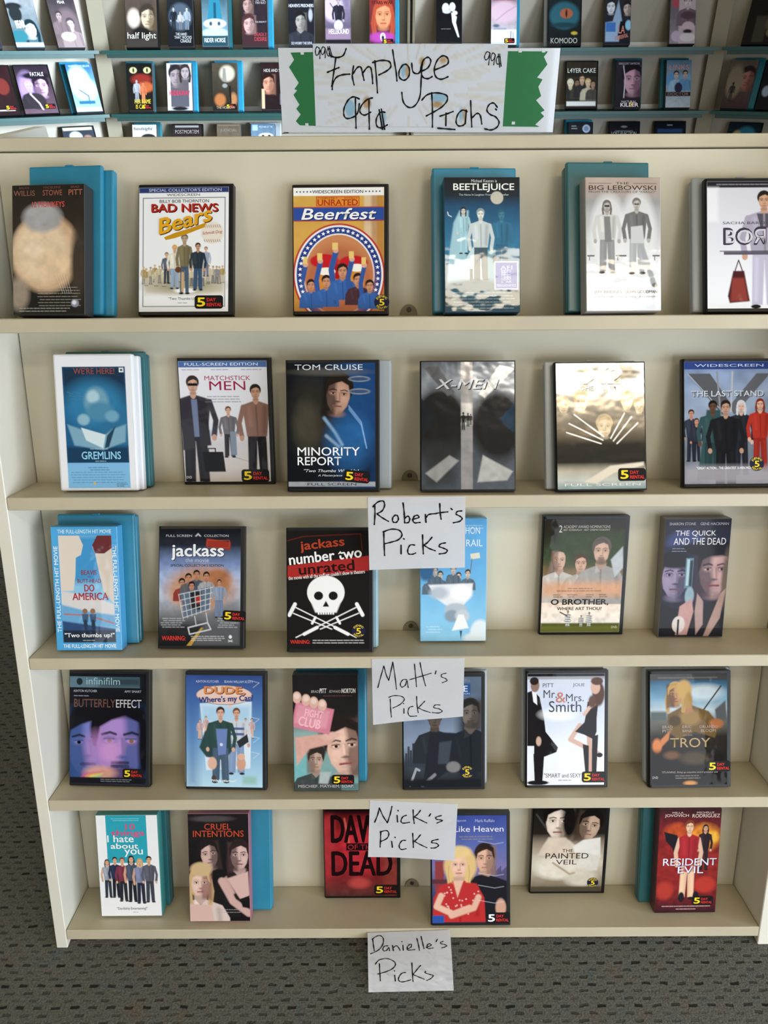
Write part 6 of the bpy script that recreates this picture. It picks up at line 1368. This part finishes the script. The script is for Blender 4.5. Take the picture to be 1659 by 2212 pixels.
B1 = dict(bold=.02)
GF = dict(shade='3c3838')
BG = {  # kind, case behind, shift, art, label, sticker
 'c0': ('v', None, 0, small(1, '1a1a1e', '2c2c34', [('e', 60, 120, 30, 40, '8a8a92')]), 'black video box at the frame edge on the bright upper shelf', 0),
 'c1': ('v', None, 0, small(1, '8a8c8e', '2c5660', [('e', 24, 34, 30, 12, '1c1e20'), ('e', 26, 60, 22, 30, '1e2426'), ('f', 66, 116, 60, 'd8e4e6', '14282e', dict(long=True, sh=-1)), ('e', 20, 140, 30, 22, '2c6a74'), ('r', 0, 162, 100, 176, 'd8ecf4', 4)], [('FEAR', 18, 84, 50, 110, 'e8ecec', dict(bold=.05, rot=-6))]), 'blue-grey video box with a dark hat shape on the bright upper shelf', 0),
 'c2': ('v', None, 0, small(1, '322c30', '6c5c5c', [('e', 60, 100, 40, 60, '6a5a5c', 20), ('b', 66, 96, 40, 'c4aca4', '4a4044', '8c7a7a', GF), ('b', 30, 66, 30, '9c8884', '3a3234', '6c5c5e', GF), ('e', 48, 140, 26, 16, 'd0b8ae')], [('FEAR', 38, 12, 64, 22, 'd8d4d8', B1)]), 'brown-grey video box with two embracing figures on the bright upper shelf', 0),
 'c3': ('d', None, 0, small(0, '2c1416', '241416', [('e', 70, 60, 20, 24, '6a2a24'), ('r', 20, 128, 90, 131, 'c8b8b0')], []), 'dark red film case at the frame edge on the bright middle shelf', 1),
 'c4': ('d', None, 0, small(0, '241c24', '5c4650', [('e', 30, 70, 30, 50, '9a7ea8', 20), ('f', 68, 62, 62, 'c09ab0', '1c161c', dict(sh=-1, shade='4a3448')), ('e', 60, 30, 44, 10, '1c161e'), ('b', 32, 62, 30, 'b49aa4', 'b0949c', '2a2428', GF), ('e', 46, 106, 26, 24, '2c262a'), ('l', [(30, 84), (50, 112), (56, 130)], 5, 'b8a4a8')], [('FATALE', 44, 20, 84, 31, 'd8d4dc', B1)]), 'mauve film case with two faces and a rounded shape on the bright middle shelf', 1),
 'c5': ('v', 'blue', -.010, small(1, '2c5c8c', '8cc0d8', [('e', 40, 70, 40, 60, 'c0dce4', 20), ('e', 70, 96, 30, 40, 'a8d0e0', 16), ('l', [(30, 96), (60, 120), (58, 150)], 4, '2c4c5c'), ('r', 18, 138, 80, 150, '2c5c80', 2), ('r', 0, 164, 100, 176, 'd8eef4', 3)], [('WHEN DO WE BELIEVE', 10, 4, 92, 12, 'b8d4e4')]), 'icy blue video box with pale smoke on the bright middle shelf', 0),
 'c6': ('d', None, 0, small(0, '30343c', '1c2028', [('r', 4, 2, 96, 10, 'e0dcae', 1), ('e', 40, 30, 20, 16, 'b8c8e0'), ('e', 78, 34, 12, 8, '8a6a60')]), 'film case with a cream top strip peeking over the rack, on the bright lowest shelf', 0),
 'b1': ('d', None, 0, small(0, '54463e', '2c2a28', [('e', 26, 56, 20, 28, 'd0c0b0', 12), ('f', 70, 54, 66, 'c8b498', '3c342c', dict(sh=1, shade='5c4a34')), ('e', 50, 100, 30, 18, '1c1a18', 10), ('r', 0, 118, 100, 142, '3a3430', 8)], [('half light', 4, 98, 95, 122, 'd8d2c4', dict(bold=.01))]), 'sepia film case with two glowing half faces, on the upper wall shelf', 0),
 'b2': ('v', None, 0, small(1, '1c2026', '14161c', [('e', 50, 70, 44, 50, '4c5a68', 16), ('g', 24, 34, 90, 'b8b4b4', '1c1a1a', '20242c', '1c1e24'), ('g', 76, 36, 84, 'c8ccd0', '3a3028', '9aa4ac', '6c7880'), ('g', 50, 50, 70, 'c8bab0', '3a2c24', 'b8b4b0', '6a6a70')], [('THE HAND', 30, 128, 74, 138, 'd4d4d4'), ('THAT ROCKS', 24, 140, 92, 150, 'd4d4d4'), ('CRADLE', 48, 152, 90, 164, 'd4d4d4')]), 'near-black video box with three pale standing figures, on the upper wall shelf', 0),
 'b3': ('v', 'teal', .006, small(1, '3c5a66', '88a8b4', [('p', [(30, 10), (70, 10), (80, 90), (20, 90)], '2c7c94', 4), ('r', 46, 20, 56, 80, '1c4c60', 3), ('e', 50, 96, 44, 18, 'c8d4d8', 4), ('e', 34, 96, 6, 8, '3a4a54'), ('e', 66, 96, 6, 8, '3a4a54'), ('e', 50, 130, 50, 18, 'b4ccd4', 8), ('r', 0, 140, 100, 179, '24444e', 6)], [('RIDER HORSE', 8, 148, 90, 164, 'd4dcdc', B1)]), 'teal video box with a pale band of eyes, on the upper wall shelf', 0),
 'b4': ('v', 'blue', .012, small(1, '2a2228', '2c2026', [('f', 24, 30, 56, 'b08c84', '3a2a26', dict(sh=1)), ('f', 28, 100, 66, 'c09a94', '4a2c2c', dict(long=True, sh=1)), ('r', 0, 136, 100, 179, '3a2428', 14)], [('YOU KNOW IT', 52, 88, 96, 94, 'c8c0c4'), ('DEADLY', 48, 130, 96, 142, 'a84048', B1), ('DESIRE', 48, 146, 96, 160, 'a84048', B1), ('OF THE', 56, 10, 92, 16, 'c0b8bc'), ('THEY BUILT', 54, 18, 96, 26, 'c0b8bc')]), 'plum video box with two women\'s faces and red lettering, on the upper wall shelf', 0),
 'b5': ('v', None, 0, small(1, '1e1e24', '1a1a20', [('b', 46, 88, 60, '9a948c', '1c1a1c', '2c2c34', dict(sh=1)), ('e', 86, 66, 8, 22, 'a8a8b0')], [("HEAVEN'S PRISONERS", 2, 26, 98, 38, 'd4d4d8', B1), ('DO WORRY THE DEVIL', 10, 164, 92, 174, 'c8c8cc', B1)]), 'dark video box with one suited man under pale capitals, on the upper shelf', 0),
 'b6': ('v', None, 0, small(1, '8c7c94', '2c2634', [('e', 30, 40, 40, 50, 'c4b0c4', 20), ('g', 52, 4, 150, 'b0a0a4', '3a3038', '23222c', '2a2834'), ('l', [(20, 24), (44, 60)], 3, '2c2a34'), ('e', 52, 106, 16, 20, 'e4e8f4', 8), ('r', 0, 116, 100, 160, '8a7084', 14), ('r', 0, 156, 100, 179, '18161c', 8)], [('HELLBOUND', 14, 118, 92, 136, 'e4dce4', B1)]), 'lilac video box with a man in a long black coat, on the upper wall shelf', 0),
 'b7': ('v', 'blue', .010, small(1, '7a2c24', '4c1c30', [('f', 54, 70, 96, 'd08860', 'a84830', dict(long=True, lips='b03030', shade='7a3428')), ('e', 50, 150, 50, 20, 'a04090', 14), ('e', 52, 148, 10, 14, 'f0d8f0', 6), ('g', 52, 138, 34, '201418', '141018', '181018', '181018')], [('STARS WAR', 10, 18, 92, 30, '5c1c20', B1)]), 'glowing red and orange video box with a woman\'s face, beside the metal standards', 2),
 'b8': ('v', None, 0, small(1, '0e0e11', '121216', [('e', 36, 44, 14, 18, 'd8d8d8', 3), ('e', 62, 40, 12, 16, 'e0e0e0', 3), ('e', 40, 56, 16, 8, 'c8c8c8', 3), ('p', [(58, 60), (80, 76), (76, 96), (90, 150), (84, 150), (62, 96)], 'e4e4e4', 2), ('e', 72, 62, 10, 8, 'd8d8d8', 3)], [('ALAN RUDY AND', 20, 4, 88, 10, 'a8a8a8'), ('CERTAIN PASSION', 18, 118, 56, 122, '8c8c8c')]), 'black video box with white sketched dancers, beside the metal standards', 0),
 'b9': ('v', 'blue', .010, small(1, '8a6c78', 'd4ccd0', [('e', 50, 60, 60, 40, 'd8b8c4', 24), ('l', [(20, 90), (60, 60), (96, 40)], 5, 'c0a0b0'), ('r', 0, 124, 100, 179, 'e4e6ea', 2), ('e', 20, 110, 12, 6, '5a6478'), ('r', 10, 118, 60, 124, '8c98a8', 3), ('l', [(78, 130), (76, 170)], 3, '54545c'), ('l', [(86, 134), (88, 170)], 2, '54545c')], [('WITHOUT SNOW', 8, 10, 92, 20, 'c04858', B1)]), 'pale pink and white video box with a faint seascape, on the upper wall shelf', 2),
 'b10': ('d', 'clear', -.012, small(0, '1c2428', '14181a', [('e', 50, 56, 46, 40, '2c5c68', 14), ('e', 56, 50, 20, 15, 'a05a40', 3), ('e', 56, 50, 3, 12, '1c1412', 2), ('e', 50, 84, 40, 8, '1e3a44'), ('e', 82, 108, 10, 5, 'b8a03c', 2)], [('KOMODO', 8, 122, 92, 138, 'a8a49c', B1)]), 'dark teal film case with one orange reptile eye, on the upper shelf', 0),
 'b11': ('v', None, 0, small(1, '2c2c34', '1c1c24', [('f', 22, 44, 50, 'c8ccd4', '2c2830', dict(shade='5c6070')), ('f', 86, 50, 46, 'b8a8a4', '241e20', dict(sh=1)), ('p', [(52, 20), (66, 90), (56, 170), (2, 170), (2, 100), (30, 96)], '8ca4c0', 8), ('r', 4, 100, 42, 134, '3c6cb0', 1), ('e', 92, 110, 12, 18, '8cc0e0'), ('p', [(60, 96), (78, 96), (80, 140), (50, 150)], '14141a', 3)], [('LA', 54, 112, 78, 140, 'c88078', B1), ('CONFIDENTIAL', 40, 146, 92, 160, 'c88078', dict(rot=-14, bold=.02))]), 'blue and grey video box with a blue square mark, on the upper shelf', 0),
 'b12': ('v', None, 0, small(1, '5c545c', '8c8490', [('e', 22, 30, 16, 18, 'a84c5c', 6), ('r', 34, 0, 100, 179, 'b8aab4', 8), ('b', 68, 26, 40, 'c8bcc4', '3a3038', '6c5c6c', GF), ('e', 70, 76, 30, 14, '54404c'), ('e', 72, 116, 24, 18, 'c4b0bc'), ('e', 70, 134, 18, 8, '2c2430'), ('e', 26, 152, 20, 20, 'b8a8c0'), ('e', 70, 156, 30, 16, 'd0c8d0')]), 'mauve-grey video box with a seated woman, last before the shaded corner', 0),
 'd1': ('v', 'teal', -.006, small(1, '1a1816', '1c1814', [('e', 24, 26, 15, 12, 'c8c48c', 2), ('e', 80, 26, 15, 12, 'c8c48c', 2), ('e', 25, 26, 3.5, 9, '141210', 1), ('e', 80, 26, 3.5, 9, '141210', 1), ('e', 56, 60, 40, 20, '8a2c24', 14), ('e', 70, 90, 34, 20, 'b85c34', 12), ('g', 36, 60, 90, 'b8b4b0', '4a3028', 'a8aab0', '8c8c94'), ('g', 62, 70, 84, 'd08860', '6a2c20', 'c87048', 'c87850')], [('HER NAME', 26, 136, 90, 152, 'd0b83c', B1), ('IS CAT', 30, 156, 70, 172, 'd0b83c', B1)]), 'black video box with two large yellow cat eyes, on the middle wall shelf', 2),
 'd2': ('v', 'blue', .010, small(1, 'd4d4d8', 'e0e2e4', [('r', 14, 4, 88, 166, '5c5458', 1), ('f', 36, 50, 74, '9c8c8c', '2c2628', dict(sh=1)), ('f', 74, 34, 50, 'a89898', '3a2c2c', dict(long=True)), ('r', 16, 124, 86, 160, '54545c', 4), ('e', 50, 172, 36, 8, '1c1c20')], [('HIDEAWAY', 10, 104, 92, 122, 'c83858', B1)]), 'white-edged video box with two grey faces and pink-red capitals, on the middle shelf', 0),
 'd3': ('v', 'blue', .012, small(1, '4c4436', '1c1814', [('e', 60, 40, 30, 30, 'c8bca4', 16), ('p', [(44, 20), (54, 20), (58, 70), (40, 70)], '8c887c', 4), ('e', 50, 86, 10, 8, '8c8c88'), ('e', 30, 140, 22, 24, 'a8683c', 14), ('e', 84, 138, 14, 24, 'a8744c', 12), ('l', [(70, 90), (72, 150)], 8, '1c1814')], [('THE HOLLOW', 14, 164, 88, 174, '9a8c74', B1)]), 'bronze and black video box with a hanging light shape, on the middle shelf', 2),
 'd4': ('v', None, 0, small(1, '2c1c1c', '1e1416', [('f', 30, 80, 70, 'c88a70', '2a1816', dict(sh=1)), ('r', 2, 100, 14, 175, 'd8b08c', 4), ('r', 76, 120, 84, 160, '8a7a8c', 2)], [('HIDE AND SEEK', 12, 24, 98, 36, 'd4ccc8')]), 'maroon video box half hidden behind the big sign, on the middle shelf', 0),
 'e1': ('d', None, 0, small(0, '383026', '2c2820', [('r', 0, 24, 100, 46, '24211c', 1), ('b', 14, 68, 26, 'd8c8a8', 'd8d0b8', '2c2a28'), ('b', 36, 66, 22, '8a6c54', '2a221c', '3c3830'), ('b', 52, 54, 26, 'c8a488', '3a2e26', '2c2a2a'), ('b', 72, 66, 24, 'd0b494', 'c8ac74', 'b0a890'), ('b', 88, 70, 22, 'a8846c', '2c221c', '44403c'), ('r', 2, 122, 98, 136, 'd8d8d4', 1)], [('L4YER CAKE', 4, 20, 96, 34, 'dcdcd4', B1)]), 'brown film case with five people under white block capitals, on the middle shelf', 0),
 'e2': ('v', 'teal', .005, small(1, '2c2830', '1e1a22', [('f', 66, 74, 110, 'b48c9c', '1c161c', dict(sh=1, shade='54384c')), ('l', [(28, 20), (36, 70), (32, 140)], 4, 'c0b4c0')], [('GREGORY SAMSON', 8, 8, 92, 16, 'b8b4bc'), ('NATURAL', 24, 152, 84, 160, 'd0c8d0'), ('KILLER', 20, 161, 92, 175, 'e0d8e0', dict(bold=.04))]), 'dark purple video box with a large man\'s face, on the middle wall shelf', 2),
 'e3': ('v', 'teal', -.008, small(1, '5c7890', 'a8b4c0', [('e', 26, 76, 28, 30, '5c90c0', 10), ('e', 78, 76, 26, 30, '6c9cc4', 10), ('b', 40, 56, 28, 'c0b0a4', '2c2830', '8cb0d0', GF), ('b', 76, 54, 28, 'b8a49c', '3a302c', '5c8cb8', GF), ('r', 0, 120, 100, 136, '1e1e22', 1), ('e', 50, 104, 16, 20, '2c2844')], [('LINKS', 12, 18, 90, 36, 'c89088', dict(bold=0)), ('DOCTOR', 8, 123, 92, 133, '9c7c74', B1)]), 'blue and white video box with two people in pale clothes', 0),
 'f1': ('v', 'teal', .006, small(1, 'd8d8d4', 'c8c8c4', [('e', 66, 50, 30, 14, '2a2a2c', 4), ('e', 30, 60, 20, 8, '3a3a3c', 4)], [('hindsight', 6, 10, 84, 26, '2c2c2e', dict(shear=.2))]), 'white video box with dark script peeking over the rack top', 0),
 'f2': ('d', None, 0, small(0, '2a2424', '342826', [('r', 10, 2, 90, 8, 'a8a4a0', 3)], [('POSTMORTEM', 10, 16, 90, 28, 'a89c98')]), 'brown-black film case with faint grey capitals peeking over the rack top', 0),
 'f3': ('v', None, 0, small(1, '6a5c4c', '4c4238', [('r', 4, 4, 96, 8, '8c7c68', 2)], [('JUDICIAL', 14, 20, 86, 34, '8c8478')]), 'grey-brown video box with faint lettering peeking over the rack top', 0),
 'f4': ('v', 'clear', .006, small(1, '5c7488', '8494a0', [('r', 6, 4, 28, 26, 'a8c0d0', 1), ('e', 62, 48, 30, 12, 'd8d8d4', 4), ('e', 50, 48, 6, 5, '2c2c30', 2), ('e', 76, 48, 6, 5, '2c2c30', 2)], [('PRISONER OF THE', 34, 8, 90, 16, 'c8d8e4')]), 'steel-blue video box peeking over the rack top beside the big sign', 0),
 'f5': ('v', 'blue', -.004, small(1, '23262c', '1c1e24', [('e', 72, 26, 16, 16, 'b0bcd0', 2), ('e', 72, 26, 10, 10, '7890b0', 2), ('r', 10, 14, 30, 17, 'a8a8a8', 1), ('r', 10, 24, 34, 27, 'a8a8a8', 1)]), 'black video box with a pale blue disc peeking over the rack top', 0),
 'f6': ('d', None, 0, small(0, '17191f', '1c1e26', [('e', 50, 14, 10, 3, '8c8c90', 2), ('r', 20, 26, 80, 29, '6c7078', 3)], [('LOST ELECTION', 8, 30, 92, 42, 'a8acb4', B1)]), 'black film case with grey capitals peeking over the rack top', 0),
 'f7': ('d', None, 0, small(0, '121621', '1a2230', [('r', 8, 22, 92, 34, '2c4c7c', 8), ('b', 54, 48, 20, 'd8ccc4', '3a3030', '2a2a30'), ('b', 22, 50, 16, 'c8b4a8', '3a3030', '2a2a30'), ('b', 84, 50, 16, 'c8b4a8', '3a3030', '2a2a30'), ('r', 40, 8, 58, 11, 'a8acb0', 1)]), 'navy-black film case with three faces peeking over the rack top', 0),
 'b13': ('d', None, 0, small(0, '1a1614', '1c1816', [('r', 26, 62, 60, 138, '3c3630', 5), ('e', 74, 84, 18, 22, '54463c', 8), ('e', 78, 110, 14, 12, '6c6448', 8)]), 'black film case on the upper shelf of the dark angled wall', 0),
 'e4': ('v', 'teal', .016, small(1, '5c5048', '3a2c2e', [('f', 74, 70, 80, '8a5c54', '2a2020', dict(sh=1)), ('e', 30, 80, 30, 60, '786c5c', 16), ('g', 28, 84, 70, '2c2824', '1c1a18', '2c2a28', '2c2a28')]), 'brown video box with a small running figure on the dark angled middle shelf', 0),
 'e5': ('d', None, 0, small(0, '16181c', '14161a', [('e', 20, 90, 12, 16, '8c98a8')]), 'black film case at the frame edge on the dark angled middle shelf', 0),
 'f8': ('d', None, 0, small(0, '16242c', '1c2c34', [('e', 58, 40, 30, 30, '2c6c84', 12), ('e', 30, 44, 14, 20, 'a89c6c', 10)]), 'dark teal film case peeking over the rack top near the corner', 0),
}
BROW = {0: 'films on the upper teal shelf', 1: 'films on the middle teal shelf', 2: 'films on the lowest teal shelf'}
LEAN2 = .42
for k, (kind, back, dx, a, label, stk) in BG.items():
    bay, r, s = BGX[k]
    w, h = (.104, .187) if kind == 'v' else (.135, .190)
    t = THK[kind]; tb = {'clear': .012}.get(back, .022) if back else 0
    T = t + tb
    y0 = .146 - T * math.cos(LEAN2) - (h + .008) * math.sin(LEAN2)
    y0 = max(y0, .006); lean = LEAN2
    if y0 + (h + .008) * math.sin(lean) + T * math.cos(lean) > .147:
        lean = math.asin(max(.1, (.144 - y0 - T) / (h + .008)))
    base = bay_m(bay) @ Matrix.Translation((s, y0, ZW[r] + .0002)) @ Matrix.Rotation(-lean, 4, 'X')
    mw = bay_m(bay) @ Matrix.Translation((s, y0, ZW[r] + .0003 + t * math.sin(lean))) @ Matrix.Rotation(-lean, 4, 'X')
    e = link('dvd_case' if kind == 'd' else 'video_box', None, mw=mw)
    tag(e, label, 'DVD case' if kind == 'd' else 'video box', BROW[r])
    if kind == 'd':
        link('case_body', dvd_body(w, h, t), M['black'], e)
        cv = a.mesh('cover', -w / 2 + .0022, w / 2 - .006, .004, h - .004, -.0006, step=.0005)
    else:
        link('sleeve', sleeve_body(w, h, t), M['sleeve_dark'] if 'sleeve_dark' in M else M.setdefault('sleeve_dark', mat('dark_card', '3c3a3a', rough=.5)), e)
        cv = a.mesh('cover', -w / 2 + .0008, w / 2 - .0008, .001, h - .0008, -.0006, step=.0005)
    link('cover', cv, M['card'], e)
    if stk:
        link('rental_sticker', sticker_mesh(w * .26 if stk == 1 else w * .22, .030 if stk == 1 else .016, .042), M['card'], e)
    if back:
        mb = mw @ Matrix.Translation((dx, t + .0008, tb * math.tan(lean)))
        e2 = link('cassette_case' if tb > .015 else 'disc_case', None, mw=mb)
        tag(e2, '%s plastic case behind the %s' % ({'blue': 'blue', 'teal': 'teal', 'clear': 'milky'}[back], label.split(',')[0].split(' on the ')[0].split(' peeking')[0]), 'cassette case' if tb > .015 else 'DVD case', BROW[r])
        bw = .117 if tb > .015 else .136
        bm = bmesh.new(); add_box(bm, -bw / 2, bw / 2, tb * .42, tb, 0, h + .006, bev=.002, seg=1); link('tray', bm_mesh('tray', bm), M[back], e2)
        bm = bmesh.new(); add_box(bm, -bw / 2, bw / 2 - .001, 0, tb * .4, 0, h + .009, bev=.002, seg=1); link('lid', bm_mesh('lid', bm), M[back], e2)
